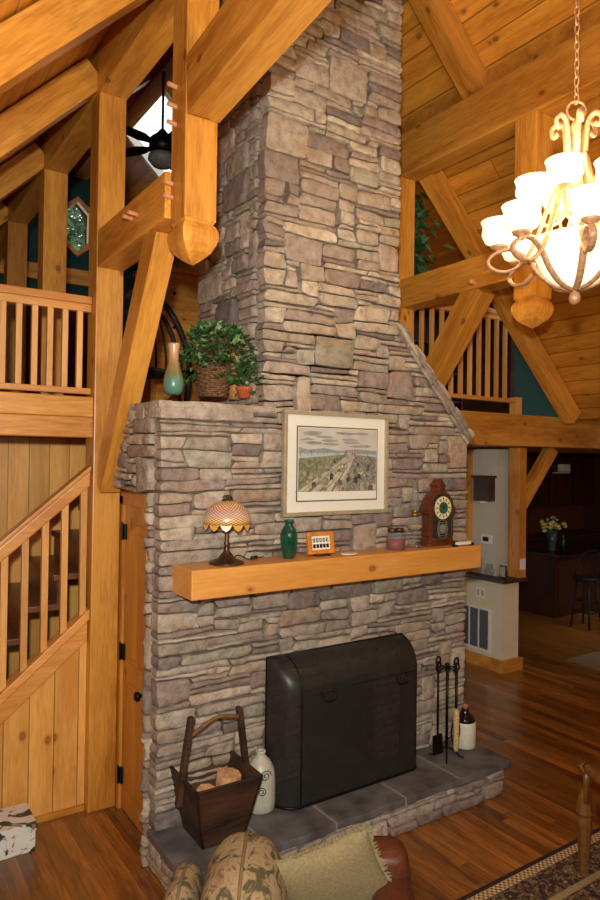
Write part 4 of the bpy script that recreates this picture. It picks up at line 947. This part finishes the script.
def floral():
    m, nt, b = nodes('floral_tapestry'); tc = N(nt, 'TexCoord')
    n1 = N(nt, 'TexNoise', i_Scale=13.0, i_Detail=5.0, i_Distortion=1.6); L(nt, tc.outputs['Object'], n1.inputs['Vector'])
    n2 = N(nt, 'TexNoise', i_Scale=30.0, i_Detail=4.0, i_Distortion=1.0); L(nt, tc.outputs['Object'], n2.inputs['Vector'])
    c = ramp(nt, n1.outputs[0], [(.40, rgb(84, 74, 50)), (.47, rgb(146, 126, 90)), (.60, rgb(158, 136, 98)), (.68, rgb(122, 86, 62))])
    c = mixc(nt, ramp(nt, n2.outputs[0], [(.62, (0, 0, 0, 1)), (.68, (.8, .8, .8, 1))]), c, rgb(96, 84, 56))
    L(nt, c, b.inputs['Base Color']); b.inputs['Roughness'].default_value = .95; b.inputs['Sheen Weight'].default_value = .0
    n3 = N(nt, 'TexNoise', i_Scale=180.0); L(nt, tc.outputs['Object'], n3.inputs['Vector']); bp_ = N(nt, 'Bump', i_Strength=.4, i_Distance=.002); L(nt, n3.outputs[0], bp_.inputs['Height']); L(nt, bp_.outputs[0], b.inputs['Normal']); return m
FLO = floral()
def pillow(name, lab, c, ex, ey, w_, h_, th, m, weltm=None, fringe=None, p=2.6, pw=.45):
    """square pillow: ex/ey in-plane unit axes, thickness along ex x ey"""
    c = Vector(c); ex = Vector(ex).normalized(); ey = Vector(ey); ey = (ey-ex*ex.dot(ey)).normalized(); ez = ex.cross(ey)
    t = thing(name, lab, 'cushion', tuple(c)); bm = NB(); n = 18
    def P2(u, v, s):
        k = 1 - .10*(1-abs(u)**2)*abs(v)**3 if False else 1
        ed = max(0, (1-abs(u)**p))*max(0, (1-abs(v)**p)); uu = u*(1-.07*(1-v*v)*abs(u)); vv = v*(1-.07*(1-u*u)*abs(v))
        nz = noise.noise(Vector((u*2+c.x*9, v*2, s)))*.12
        return c + ex*uu*w_/2 + ey*vv*h_/2 + ez*s*th/2*(ed**pw)*(1+nz)
    for s in (1, -1):
        g = [[bm.verts.new(P2(math.sin((i/n-.5)*PI), math.sin((j/n-.5)*PI), s)) for i in range(n+1)] for j in range(n+1)]
        for j in range(n):
            for i in range(n):
                q = (g[j][i], g[j][i+1], g[j+1][i+1], g[j+1][i]); bm.faces.new(q if s > 0 else tuple(reversed(q)))
    bmesh.ops.remove_doubles(bm, verts=bm.verts, dist=.0005)
    obj('cover', bm, m, t, smooth=True)
    q_ = [math.sin((i/n-.5)*PI) for i in range(n)]; E_ = [(a, -1) for a in q_] + [(1, a) for a in q_] + [(-a, 1) for a in q_] + [(-1, -a) for a in q_]
    E_ = [P2(u, v, 1) for u, v in E_]
    if weltm:
        bm = NB(); tube(bm, E_, .007, 7, closed=True); obj('welt', bm, weltm, t, smooth=True)
    if fringe:
        bm = NB(); rg = random.Random(4); 
        for a, b_ in zip(E_, E_[1:]+E_[:1]):
            for k in range(9):
                q = a.lerp(b_, k/9); o_ = (q-c).normalized(); d = (o_+Vector((rg.uniform(-.6, .6), rg.uniform(-.6, .6), rg.uniform(-.6, .6)))).normalized(); L2 = rg.uniform(.014, .028)
                tube(bm, [q-o_*.004, q+d*L2], [.0035, .0012], 4)
        obj('fringe', bm, fringe, t)
    return t
vdir = cdir
def bolster(lab, r, f0, z0, hw, hl, hh):
    c = sf(r, f0, z0); t = thing('floral_cushion', lab, 'cushion', tuple(c)); bm = NB(); nt_, na = 20, 32; rows = []
    def P3(tt, a, k=1.0):
        rad = max(0, 1-abs(tt)**3.2)**.42*k; ca, sa = math.cos(a), math.sin(a)
        wob = 1+.03*noise.noise(Vector((tt*2, ca*2, sa*2+r*5)))
        return c + cdir*hl*tt + rdir*hw*rad*wob*math.copysign(abs(ca)**.85, ca) + Vector((0, 0, hh*rad*wob*math.copysign(abs(sa)**.9, sa)))
    for i in range(nt_+1):
        tt = math.sin((i/nt_-.5)*PI)
        rows.append([bm.verts.new(P3(tt, 2*PI*j/na)) for j in range(na)])
    for x, y in zip(rows, rows[1:]):
        for j in range(na): bm.faces.new((x[j], x[(j+1) % na], y[(j+1) % na], y[j]))
    bmesh.ops.remove_doubles(bm, verts=bm.verts, dist=.0005); bmesh.ops.recalc_face_normals(bm, faces=bm.faces)
    obj('cover', bm, FLO, t, smooth=True)
    bm = NB(); tube(bm, [P3(math.sin((i/30-.5)*PI), PI/2, 1.012) for i in range(31)] + [P3(-math.sin((i/30-.5)*PI), -PI/2, 1.012) for i in range(1, 30)], .007, 7, closed=True)
    obj('welt', bm, plain('cushion_welt', rgb(120, 100, 68), .9), t, smooth=True)
bolster('plump floral tapestry cushion seen end-on in the middle of the foreground', -.23, .34, .47, .175, .27, .235)
bolster('lower floral cushion at the far left of the foreground armchair', -.50, .22, .34, .085, .20, .18)
GRN = plain('olive_chenille', rgb(142, 128, 92), .95, var=.07, scale=90, bump=.003)
pillow('fringed_pillow', 'olive green pillow with fringe leaning in the foreground armchair', sf(.13, .24, .52), rdir*.94+Vector((0, 0, .38)), Vector((0, 0, 1))+cdir*.45-rdir*.2, .46, .46, .13, GRN, None, plain('fringe', rgb(150, 138, 100), .95))

# ------------------------------------------------------------------ chandelier
CX, CY = 2.83, 1.912
ch = thing('chandelier', 'gilt iron chandelier with frosted glass bowls hanging on a chain at the upper right', 'chandelier', (CX, CY, 3.05))
right = Vector((.83, -.558, 0)); back = Vector((.558, .83, 0))
def cyl(r, deg, z): a = math.radians(deg); d = right*math.cos(a) + back*math.sin(a); return Vector((CX, CY, 0)) + d*r + Vector((0, 0, z))
bm = NB(); lathe(bm, [(0, 3.035), (.020, 3.045), (.028, 3.065), (.022, 3.09), (.012, 3.098), (.03, 3.105), (.03, 3.115), (.012, 3.12), (.012, 3.5), (.03, 3.52), (.034, 3.56), (.018, 3.6), (.016, 3.84), (.03, 3.87), (.02, 3.90), (0, 3.915)], (CX, CY, 0), 18); obj('centre_column', bm, M['gilt'], ch, smooth=True)
bm = NB(); lathe(bm, shell([(.03, 3.108), (.09, 3.13), (.14, 3.185), (.18, 3.27), (.195, 3.345)], .006), (CX, CY, 0), 40); obj('large_bowl', bm, M['glow'], ch, smooth=True, label='large glowing glass bowl')
for k in range(8):
    a = (172, 208, 258, 300, 342, 24, 68, 120)[k]
    bm = NB(); pts = [cyl(r, a, z) for r, z in ((.02, 3.105), (.10, 3.13), (.17, 3.19), (.225, 3.265), (.29, 3.305), (.36, 3.29), (.40, 3.245), (.36, 3.205), (.29, 3.205), (.225, 3.26), (.17, 3.37), (.125, 3.50), (.075, 3.62), (.05, 3.74))]
    tang = right*(-math.sin(math.radians(a))) + back*math.cos(math.radians(a))
    tube(bm, smooth_path(pts, 6), .0088, 8, up=tuple(tang), flat=1.9); arm = obj('scroll_arm', bm, M['gilt'], ch, smooth=True)
    c = cyl(.345, a, 0)
    bm = NB(); lathe(bm, [(.010, 3.285), (.016, 3.30), (.040, 3.312), (.044, 3.322), (.02, 3.326)], tuple(c), 16); obj('bowl_cup', bm, M['gilt'], arm, smooth=True)
    bm = NB(); lathe(bm, shell([(.03, 3.322), (.068, 3.343), (.084, 3.378), (.079, 3.408), (.084, 3.432), (.089, 3.44)], .004), tuple(c), 24); obj('glass_bowl', bm, M['glow'], arm, smooth=True, label='small glowing glass bowl')
for k in range(5):
    a = 234+72*k
    bm = NB(); tube(bm, smooth_path([cyl(r, a, z) for r, z in ((.015, 3.55), (.06, 3.45), (.12, 3.42), (.175, 3.46), (.19, 3.52))], 6), .008, 8); arm = obj('upper_arm', bm, M['gilt'], ch, smooth=True)
    c = cyl(.19, a, 0)
    bm = NB(); lathe(bm, [(.012, 3.51), (.036, 3.525), (.04, 3.535), (.02, 3.54)], tuple(c), 16); obj('bowl_cup', bm, M['gilt'], arm, smooth=True)
    bm = NB(); lathe(bm, shell([(.03, 3.535), (.064, 3.555), (.080, 3.588), (.075, 3.615), (.080, 3.642), (.086, 3.65)], .004), tuple(c), 24); obj('glass_bowl', bm, M['glow'], arm, smooth=True, label='small glowing glass bowl')
for k in range(6):
    a = 200+60*k
    bm = NB(); tube(bm, smooth_path([cyl(r, a, z) for r, z in ((.035, 3.66), (.045, 3.78), (.055, 3.885), (.085, 3.92), (.115, 3.895), (.108, 3.86), (.085, 3.87))], 6), .013, 8, flat=.8); obj('plume', bm, M['gilt'], ch, smooth=True)
bm = NB(); tube(bm, [(CX+.045*math.cos(q)*.83, CY-.045*math.cos(q)*.558, 3.955+.045*math.sin(q)) for q in [2*PI*i/24 for i in range(24)]], .006, 8, closed=True); obj('ring', bm, M['gilt'], ch, smooth=True)
bm = NB(); z = 3.99; i = 0
while z < 6.34:
    ax_ = Vector((1, 0, 0)) if i % 2 else Vector((0, 1, 0))
    tube(bm, [Vector((CX, CY, z+.022)) + ax_*.011*math.cos(q) + Vector((0, 0, .026*math.sin(q))) for q in [2*PI*j/12 for j in range(12)]], .0035, 6, closed=True); z += .042; i += 1
obj('chain', bm, M['gilt'], ch)
for k, (r, a, z) in enumerate(((.365, 172, 3.50), (.365, 307, 3.50), (.365, 82, 3.50), (.19, 234, 3.72), (.19, 50, 3.72), (0.05, 234, 3.40))):
    l = bpy.data.lights.new('chandelier_bulb', 'POINT'); l.energy = BULB_W; l.color = (1.0, .74, .42); l.shadow_soft_size = .05
    o = bpy.data.objects.new('chandelier_bulb', l); C.objects.link(o); o.location = cyl(r, a, z); o.parent = ch; o.matrix_parent_inverse = Matrix.Translation((-CX, -CY, -3.05))

# ------------------------------------------------------------------ half wall, kitchen
sbox('wall_half', 5.92, 6.19, 4.84, 6.2, 0, .97, M['plaster'], 'cream half wall with a return air grille')
sbox('baseboard_half', 5.895, 6.22, 4.80, 6.2, 0, .13, M['pineX'], 'pine baseboard around the half wall')
bm = NB(); box(bm, 5.86, 6.26, 4.77, 6.2, .97, 1.01, .006); obj('counter_cap', bm, M['darkwood'], label='dark wood cap on top of the cream half wall', cat='counter')
sbox('wall_grey', 6.0, 6.2, 5.0, YB, 1.01, 2.42, M['plasterg'], 'grey wall above the half wall')
sbox('wall_grey', 5.2, 5.3, 6.4, YB, 0, 2.42, M['plasterg'], 'grey wall deep beside the chimney')
gr = thing('return_air_grille', 'white framed return air grille low on the cream half wall', 'vent', (5.915, 5.26, .18))
bm = NB()
for a, b_, c, d in ((4.99, 5.46, .17, .20), (4.99, 5.46, .63, .66), (4.99, 5.02, .20, .63), (5.43, 5.46, .20, .63)): box(bm, 5.902, 5.922, a, b_, c, d, .003)
for yy in (5.157, 5.293): box(bm, 5.904, 5.92, yy-.008, yy+.008, .2, .63)
obj('frame', bm, M['white'], gr)
bm = NB(); box(bm, 5.914, 5.922, 5.02, 5.43, .2, .63)
for k in range(24): box(bm, 5.909, 5.915, 5.02, 5.43, .205+k*.0178, .212+k*.0178)
obj('louvers', bm, plain('grey_louver', rgb(92, 96, 104), .6), gr)
ou = thing('outlet', 'white outlet plate on the cream half wall above the grille', 'outlet', (5.915, 5.14, .80))
bm = NB(); box(bm, 5.912, 5.92, 5.08, 5.20, .76, .87, .002); obj('plate', bm, M['white'], ou)
IV = plain('ivory_plastic', rgb(170, 166, 150), .5)
for yy in (5.11, 5.17):
    bm = NB(); box(bm, 5.909, 5.913, yy-.015, yy+.015, .785, .845, .003); obj('socket', bm, IV, ou)
tm = thing('thermostat', 'white thermostat with a dark screen on the grey wall', 'thermostat', (5.99, 5.12, 1.37))
bm = NB(); box(bm, 5.978, 6.0, 5.05, 5.20, 1.36, 1.46, .004); obj('body', bm, M['white'], tm)
bm = NB(); box(bm, 5.975, 5.979, 5.09, 5.17, 1.385, 1.435, .001); obj('screen', bm, M['blackm'], tm)
wb = thing('wall_box', 'dark wooden box shelf hung on the grey wall', 'wall box', (5.95, 5.13, 1.83))
bm = NB(); box(bm, 5.90, 6.0, 5.02, 5.25, 1.84, 2.10, .004); obj('box', bm, M['darkwood'], wb)
bm = NB(); box(bm, 5.88, 6.0, 5.0, 5.27, 2.10, 2.125, .004); obj('top_ledge', bm, M['darkwood'], wb)
bm = NB(); box(bm, 5.92, 5.98, 5.10, 5.17, 1.81, 1.84, .004); obj('lower_block', bm, M['white'], wb)
sw = thing('switch_plate', 'white switch plate at the foot of the post on the half wall', 'switch', (6.18, 4.78, 1.15))
bm = NB(); box(bm, 6.135, 6.225, 4.776, 4.786, 1.10, 1.22, .002); obj('plate', bm, M['white'], sw)
bm = NB(); box(bm, 6.175, 6.185, 4.768, 4.777, 1.15, 1.17); obj('toggle', bm, M['white'], sw)
bm = NB(); lathe(bm, shell([(.035, 0), (.05, .02), (.06, .06), (.04, .10), (.045, .13)], .003), (5.95, 5.05, 1.01), 20); obj('glass_bowl', bm, M['thin'], smooth=True, label='clear glass bowl on the dark cap of the half wall', cat='bowl')
pf = thing('photo_frame', 'small leaning glass photo frame on the half wall in front of the post', 'photo frame', (5.99, 4.88, 1.01))
bm = NB(); box(bm, 5.96, 5.975, 4.83, 4.92, 1.012, 1.15, .003); box(bm, 5.975, 6.03, 4.865, 4.88, 1.012, 1.09); obj('frame', bm, M['bronze'], pf)
bm = NB(); box(bm, 5.956, 5.96, 4.84, 4.91, 1.03, 1.135); obj('picture', bm, plain('pale_picture', rgb(150, 150, 138), .3), pf)
# kitchen
sbox('wall_kitchen', 6.3, 12.6, 8.2, 8.3, 0, 2.45, plain('kitchen_wall', rgb(96, 40, 26), .8), 'dark red kitchen wall')
sbox('wall_kitchen_side', 12.5, 12.6, YF, YB, 0, 7.2, plain('kitchen_side', rgb(70, 34, 22), .8), 'far right wall')
for i in range(6):
    x = 8.0+i*.72
    t = thing('kitchen_cabinet', 'dark cherry wall cabinet in the kitchen, number %s from the left' % ('one two three four five six'.split()[i]), 'cabinet', (x+.36, 8.0, 1.4))
    t['label'] = 'dark cherry wall cabinet, %s one along the kitchen wall' % ('first second third fourth fifth sixth'.split()[i]); t['group'] = 'kitchen wall cabinets'
    bm = NB(); box(bm, x+.004, x+.716, 7.86, 8.19, 1.45, 2.38); obj('body', bm, M['cabinet'], t)
    bm = NB(); box(bm, x+.02, x+.70, 7.835, 7.86, 1.47, 2.36, .004); box(bm, x+.10, x+.62, 7.825, 7.836, 1.56, 2.27, .006); obj('door', bm, M['cabinet'], t)
for i in range(6):
    x = 8.0+i*.72
    t = thing('base_cabinet', 'dark cherry base cabinet under the kitchen counter, %s one from the left' % ('first second third fourth fifth sixth'.split()[i]), 'cabinet', (x+.36, 7.9, 0), 'kitchen base cabinets')
    bm = NB(); box(bm, x+.004, x+.716, 7.62, 8.19, .09, .88); obj('body', bm, M['cabinet'], t)
    bm = NB(); box(bm, x+.02, x+.70, 7.595, 7.62, .12, .64, .004); obj('door', bm, M['cabinet'], t)
    bm = NB(); box(bm, x+.02, x+.70, 7.595, 7.62, .67, .86, .004); obj('drawer', bm, M['cabinet'], t)
bm = NB(); box(bm, 7.96, 12.4, 7.56, 8.2, .885, .925, .005); obj('kitchen_counter', bm, plain('dark_granite', rgb(60, 50, 44), .25, var=.3, scale=60), label='dark stone counter along the kitchen wall', cat='counter')
isl = thing('kitchen_island', 'dark cherry kitchen island with a dark top', 'kitchen island', (9.3, 6.5, 0))
bm = NB(); box(bm, 8.62, 10.8, 6.1, 7.0, 0, .90, .004); box(bm, 8.67, 9.3, 6.085, 6.1, .1, .82, .004); obj('body', bm, M['cabinet'], isl)
bm = NB(); box(bm, 8.52, 10.9, 5.95, 7.1, .905, .945, .006); obj('island_top', bm, plain('black_granite', rgb(36, 28, 26), .2, var=.3, scale=60), isl)
t = thing('flower_vase', 'yellow and white flowers in a dark vase on the kitchen island', 'flowers', (8.82, 6.30, .946)); vc = (8.82, 6.30, .946)
bm = NB(); lathe(bm, shell([(.05, 0), (.055, .01), (.06, .15), (.085, .30)], .004), vc, 18); obj('vase', bm, plain('slate_vase', rgb(60, 70, 66), .3), t, smooth=True)
bm = NB(); rg = random.Random(2)
for k in range(34):
    p = Vector((vc[0]+rg.gauss(0, .10), vc[1]+rg.gauss(0, .06), vc[2]+.38+rg.gauss(0, .045))); ball(bm, p, rg.uniform(.022, .042), rg.choice((0, 0, 1)), u=8, v=6, sz=.7)
obj('blossoms', bm, [plain('yellow_petal', rgb(206, 190, 70), .7), plain('white_petal', rgb(214, 206, 190), .7)], t, smooth=True)
bm = NB()
for k in range(60): leaf(bm, (vc[0]+rg.gauss(0, .08), vc[1]+rg.gauss(0, .06), vc[2]+.34+rg.gauss(0, .05)), (rg.uniform(-1, 1), rg.uniform(-1, 1), rg.uniform(-.2, 1)), (0, 0, 1), .08, 0, False)
obj('foliage', bm, M['leaf'], t)
bm = NB(); lathe(bm, [(.03, 0), (.032, .12), (.012, .17), (.012, .24), (0, .245)], (9.1, 6.3, .946), 14); obj('bottle', bm, M['greenglass'], smooth=True, label='slim bottle right of the flowers on the kitchen island', cat='bottle')
mi_ = thing('food_tray', 'pale tray of odds and ends on the kitchen counter left of the island', 'tray', (8.5, 7.75, .926))
bm = NB(); box(bm, 8.1, 8.75, 7.62, 7.95, .927, .945, .004); obj('tray', bm, M['plasterg'], mi_)
bm = NB()
for k in range(5): ball(bm, (8.18+k*.12, 7.75+(k % 2)*.06, .99), .05, sz=.8)
obj('contents', bm, M['plaster'], mi_, smooth=True)
for x, lab in ((9.55, 'white under-shelf fixture at the left of the kitchen cabinets'), (11.2, 'white under-shelf fixture at the right of the kitchen cabinets')):
    t = thing('kitchen_fixture', lab, 'fixture', (x, 7.8, 2.1))
    bm = NB(); box(bm, x-.12, x+.12, 7.70, 7.81, 2.10, 2.24, .01); obj('housing', bm, M['white'], t)
    bm = NB(); box(bm, x-.28, x+.10, 7.69, 7.81, 2.07, 2.09, .003); obj('lip', bm, M['white'], t)
def stool(x, y, lab, rz=0):
    t = thing('bar_stool', lab, 'stool', (x, y, 0)); c = (x, y, 0)
    bm = NB(); lathe(bm, [(.17, .66), (.185, .675), (.185, .69), (.16, .70), (0, .695)], c, 24); obj('seat', bm, M['blackm'], t, smooth=True)
    for k in range(4):
        a = PI/4+k*PI/2; bm = NB(); tube(bm, [(x+.12*math.cos(a), y+.12*math.sin(a), .67), (x+.2*math.cos(a), y+.2*math.sin(a), 0)], [.016, .013], 8); obj('leg', bm, M['blackm'], t, smooth=True)
    for zz, r in ((.22, .175), (.38, .155)):
        bm = NB()
        q = [(x+r*math.cos(PI/4+k*PI/2), y+r*math.sin(PI/4+k*PI/2), zz) for k in range(4)]
        for k in range(4): tube(bm, [q[k], q[(k+1) % 4]], .009, 6)
        obj('footrest', bm, M['blackm'], t, smooth=True)
    bm = NB(); pts = []
    for i in range(13): a = rz-PI/2+PI*i/12; pts.append((x+.18*math.cos(a), y+.18*math.sin(a), .70+.36*math.sin(PI*i/12)**.6))
    tube(bm, pts, .012, 7); obj('back_hoop', bm, M['blackm'], t, smooth=True)
    for i in (3, 5, 6, 7, 9):
        bm = NB(); tube(bm, [Vector((pts[i][0], pts[i][1], .69)), pts[i]], .006, 6); obj('spindle', bm, M['blackm'], t, smooth=True)
stool(8.55, 5.55, 'black spindle-backed bar stool nearest to us at the kitchen island', 0)
bm = NB(); box(bm, 6.9, 9.4, 3.9, 4.75, .001, .012, .004)
obj('kitchen_rug', bm, plain('beige_rug', rgb(112, 88, 62), .95, var=.05, scale=50), label='plain beige rug on the floor near the kitchen', cat='rug')

# ------------------------------------------------------------------ right loft: teal partition, shelf, ivy
sbox('wall_partition', 7.85, 10.5, 6.25, 6.33, 2.66, 5.0, M['teal'], 'teal partition wall on the right loft')
sbox('wall_partition_side', 7.77, 7.85, 6.25, YB, 2.66, 5.05, M['darkwood'], 'dark end of the teal partition wall')
bs = thing('bookcase', 'dark bookcase on the right loft behind the railing', 'bookcase', (6.3, 6.9, 2.66))
bm = NB(); box(bm, 5.4, 5.44, 6.7, 7.1, 2.66, 4.4); box(bm, 7.26, 7.3, 6.7, 7.1, 2.66, 4.4); box(bm, 5.44, 7.26, 7.07, 7.1, 2.66, 4.4); obj('carcass', bm, M['darkwood'], bs)
for zz in (2.70, 3.1, 3.5, 3.9, 4.36):
    bm = NB(); box(bm, 5.44, 7.26, 6.72, 7.07, zz, zz+.03); obj('shelf', bm, M['darkwood'], bs)
bm = NB(); box(bm, 6.05, 6.40, 6.78, 6.98, 3.131, 3.33, .01); obj('storage_box', bm, M['plasterg'], label='pale box on the bookcase behind the right loft railing', cat='box')
iw = thing('hanging_ivy', 'leafy ivy climbing beside the right post above the loft railing', 'plant', (4.62, 4.95, 4.2))
bm = NB(); rg = random.Random(12)
for k in range(150):
    zz = rg.uniform(0, 1); leaf(bm, (4.62+.30*zz*rg.random()+rg.gauss(0, .07)-.03, 4.97+rg.uniform(-.08, .1), 4.05+.95*zz*(1 if rg.random() < .7 else .5)), (rg.uniform(-1, 1), rg.uniform(-.6, .3), rg.uniform(-1, .2)), (0, -.6, .6), rg.uniform(.10, .17), 0)
obj('foliage', bm, M['leaf'], iw)
bm = NB(); 
for k in range(5): tube(bm, smooth_path([(4.62+rg.gauss(0, .04), 4.97, 3.84), (4.6+rg.gauss(0, .08), 4.97, 4.3), (4.62+rg.gauss(0, .1), 4.97, 4.85)]), .005, 6)
obj('vines', bm, M['stem'], iw)
bm = NB(); lathe(bm, [(.07, 2.665), (.10, 2.70), (.11, 2.95), (.06, 3.2), (.05, 3.7), (.09, 3.84), (0, 3.84)], (4.62, 4.97, 0), 20); obj('plant_urn', bm, plain('dark_urn', rgb(60, 52, 44), .5), smooth=True, label='tall dark urn holding the climbing ivy on the right loft', cat='urn')

ds = thing('dresser', 'pine dresser far back in the left loft behind the twig chair', 'dresser', (3.2, 7.3, 2.66))
bm = NB(); box(bm, 2.75, 3.75, 7.05, 7.5, 2.74, 4.35, .006); box(bm, 2.70, 3.80, 7.0, 7.52, 4.35, 4.40, .006); obj('body', bm, M['pineZ'], ds)
for k in range(4):
    bm = NB(); box(bm, 2.80, 3.70, 7.03, 7.05, 2.80+k*.38, 3.14+k*.38, .004); dw = obj('drawer', bm, M['pineX'], ds)
    for x in (3.0, 3.5):
        bm = NB(); ball(bm, (x, 7.02, 2.97+k*.38), .018); obj('knob', bm, M['iron'], dw, smooth=True)
for x in (2.78, 3.72):
    for y in (7.08, 7.46):
        bm = NB(); box(bm, x-.03, x+.03, y-.03, y+.03, 2.66, 2.74); obj('foot', bm, M['pineZ'], ds)

# ------------------------------------------------------------------ ceiling fan over the left loft
fx, fy, fz = 2.70, 6.7, 5.55
fn = thing('ceiling_fan', 'dark ceiling fan seen between the posts over the left loft', 'ceiling fan', (fx, fy, fz))
bm = NB(); tube(bm, [(fx, fy, fz+.16), (fx, fy, 6.36)], .015, 8); obj('downrod', bm, M['iron'], fn)
bm = NB(); lathe(bm, [(.06, -.08), (.12, -.05), (.14, 0), (.13, .08), (.06, .14), (.03, .18)], (fx, fy, fz), 24); obj('motor_housing', bm, M['iron'], fn, smooth=True)
bm = NB(); lathe(bm, [(0, -.22), (.10, -.20), (.15, -.14), (.14, -.09), (.06, -.08)], (fx, fy, fz), 24); obj('light_bowl', bm, plain('grey_bowl', rgb(120, 120, 116), .5), fn, smooth=True)
for k in range(5):
    a = .95+k*2*PI/5; d = Vector((math.cos(a), math.sin(a), 0)); s_ = Vector((-math.sin(a), math.cos(a), .15))
    bm = NB(); c = Vector((fx, fy, fz)); prism(bm, [c+d*.14-s_*.03, c+d*.28-s_*.07, c+d*.56-s_*.065, c+d*.58+s_*.045, c+d*.28+s_*.07, c+d*.14+s_*.03], (0, 0, .008)); obj('blade', bm, M['iron'], fn)

# ------------------------------------------------------------------ floral box, patterned rug, carved chair
def boxpat():
    m, nt, b = nodes('magnolia_print'); tc = N(nt, 'TexCoord')
    n1 = N(nt, 'TexNoise', i_Scale=8.0, i_Detail=2.5, i_Distortion=1.0); L(nt, tc.outputs['Object'], n1.inputs['Vector'])
    n2 = N(nt, 'TexNoise', i_Scale=14.0, i_Detail=2.0, i_Distortion=.6); L(nt, tc.outputs['Object'], n2.inputs['Vector'])
    c = ramp(nt, n1.outputs[0], [(.41, rgb(44, 60, 46)), (.44, rgb(212, 214, 202)), (.60, rgb(222, 220, 206)), (.68, rgb(120, 132, 140))])
    c = mixc(nt, ramp(nt, n2.outputs[0], [(.66, (0, 0, 0, 1)), (.69, (1, 1, 1, 1))]), c, rgb(150, 104, 96)); L(nt, c, b.inputs['Base Color']); b.inputs['Roughness'].default_value = .5; return m
gb = thing('gift_box', 'white floral patterned box on the floor at the lower left', 'box', (.80, 4.2, 0)); BP = boxpat()
bm = NB(); box(bm, .56, .945, 4.10, 4.36, 0, .12, .004); obj('body', bm, BP, gb)
bm = NB(); box(bm, .555, .95, 4.095, 4.365, .12, .165, .004); obj('lid', bm, BP, gb)
def persian():
    m, nt, b = nodes('persian_rug'); tc = N(nt, 'TexCoord'); s = N(nt, 'SeparateXYZ'); L(nt, tc.outputs['Object'], s.inputs[0])
    vo = N(nt, 'TexVoronoi', i_Scale=26.0); L(nt, tc.outputs['Object'], vo.inputs['Vector']); no = N(nt, 'TexNoise', i_Scale=22.0, i_Detail=3.0, i_Distortion=2.0); L(nt, tc.outputs['Object'], no.inputs['Vector'])
    f1 = ramp(nt, vo.outputs['Distance'], [(.18, rgb(176, 148, 100)), (.26, rgb(58, 24, 20)), (.5, rgb(40, 30, 24))]); f2 = ramp(nt, no.outputs[0], [(.42, rgb(34, 34, 30)), (.5, rgb(104, 44, 30)), (.58, rgb(150, 130, 90))])
    c = mixc(nt, .5, f1, f2)
    # distance from the near and far edges
    ex_ = math_n(nt, 'SUBTRACT', 1.3, math_n(nt, 'ABSOLUTE', s.outputs[0])); ey_ = math_n(nt, 'SUBTRACT', .95, math_n(nt, 'ABSOLUTE', s.outputs[1])); e = math_n(nt, 'MINIMUM', ex_, ey_)
    ck_ = N(nt, 'TexChecker', i_Scale=60.0); L(nt, tc.outputs['Object'], ck_.inputs['Vector']); ck_.inputs[1].default_value = rgb(196, 174, 128); ck_.inputs[2].default_value = rgb(120, 84, 52)
    b1 = math_n(nt, 'LESS_THAN', e, .085); b0 = math_n(nt, 'LESS_THAN', e, .03); b2 = math_n(nt, 'MULTIPLY', math_n(nt, 'GREATER_THAN', e, .26), math_n(nt, 'LESS_THAN', e, .30))
    c = mixc(nt, b1, c, ck_.outputs[0]); c = mixc(nt, b0, c, rgb(44, 22, 16)); c = mixc(nt, b2, c, rgb(150, 128, 86)); L(nt, c, b.inputs['Base Color']); b.inputs['Roughness'].default_value = .97; return m
bm = NB(); box(bm, 2.42, 5.02, .56, 2.46, .001, .012, .004)
obj('patterned_rug', bm, persian(), label='dark red and cream patterned rug at the lower right corner', cat='rug')
oc = thing('carved_chair', 'carved wooden armchair standing on the patterned rug at the right edge', 'chair', (3.68, 2.1, 0))
M['oldwood'] = plain('golden_oak', rgb(118, 78, 34), .35, var=.12, coat=.4)
def co(a, b_, z): return Vector((3.42, 2.22, 0)) + Vector((.55, -.83, 0))*a*-.0 + Vector((.83, -.56, 0))*a + Vector((.56, .83, 0))*b_ + Vector((0, 0, z))
legp = [(.022, .013), (.026, .06), (.030, .12), (.036, .22), (.042, .32), (.036, .34), (.044, .36), (.038, .39), (.030, .46), (.034, .50)]
for i, (a, b_) in enumerate(((0.0, 0), (.56, 0), (0.0, -.52), (.56, -.52))):
    bm = NB(); c = co(a, b_, 0); lathe(bm, legp, tuple(c), 8); obj('leg', bm, M['oldwood'], oc)
bm = NB(); prism(bm, [co(.05, -.03, .37), co(.59, -.03, .37), co(.59, -.55, .37), co(.05, -.55, .37)], (0, 0, .06), bev=.01); obj('seat', bm, M['leather'], oc)
for a in (0.0, .56):
    bm = NB(); tube(bm, smooth_path([co(a, -.5, .66), co(a, -.25, .63), co(a, -.03, .62)]), [.02, .022, .026], 10); tube(bm, [co(a, -.02, .42), co(a, -.02, .62)], .018, 8); obj('armrest', bm, M['oldwood'], oc, smooth=True)
    bm = NB(); ball(bm, co(a, 0.0, .60), .042, sz=.75); obj('arm_knob', bm, M['brass'], oc, smooth=True, label='shiny rounded arm end')
bm = NB(); prism(bm, [co(0.0, -.53, .42), co(.56, -.53, .42), co(.56, -.60, .98), co(.28, -.61, 1.04), co(0.0, -.60, .98)], Vector((.56, .83, 0))*.035, bev=.008); obj('backrest', bm, M['oldwood'], oc)
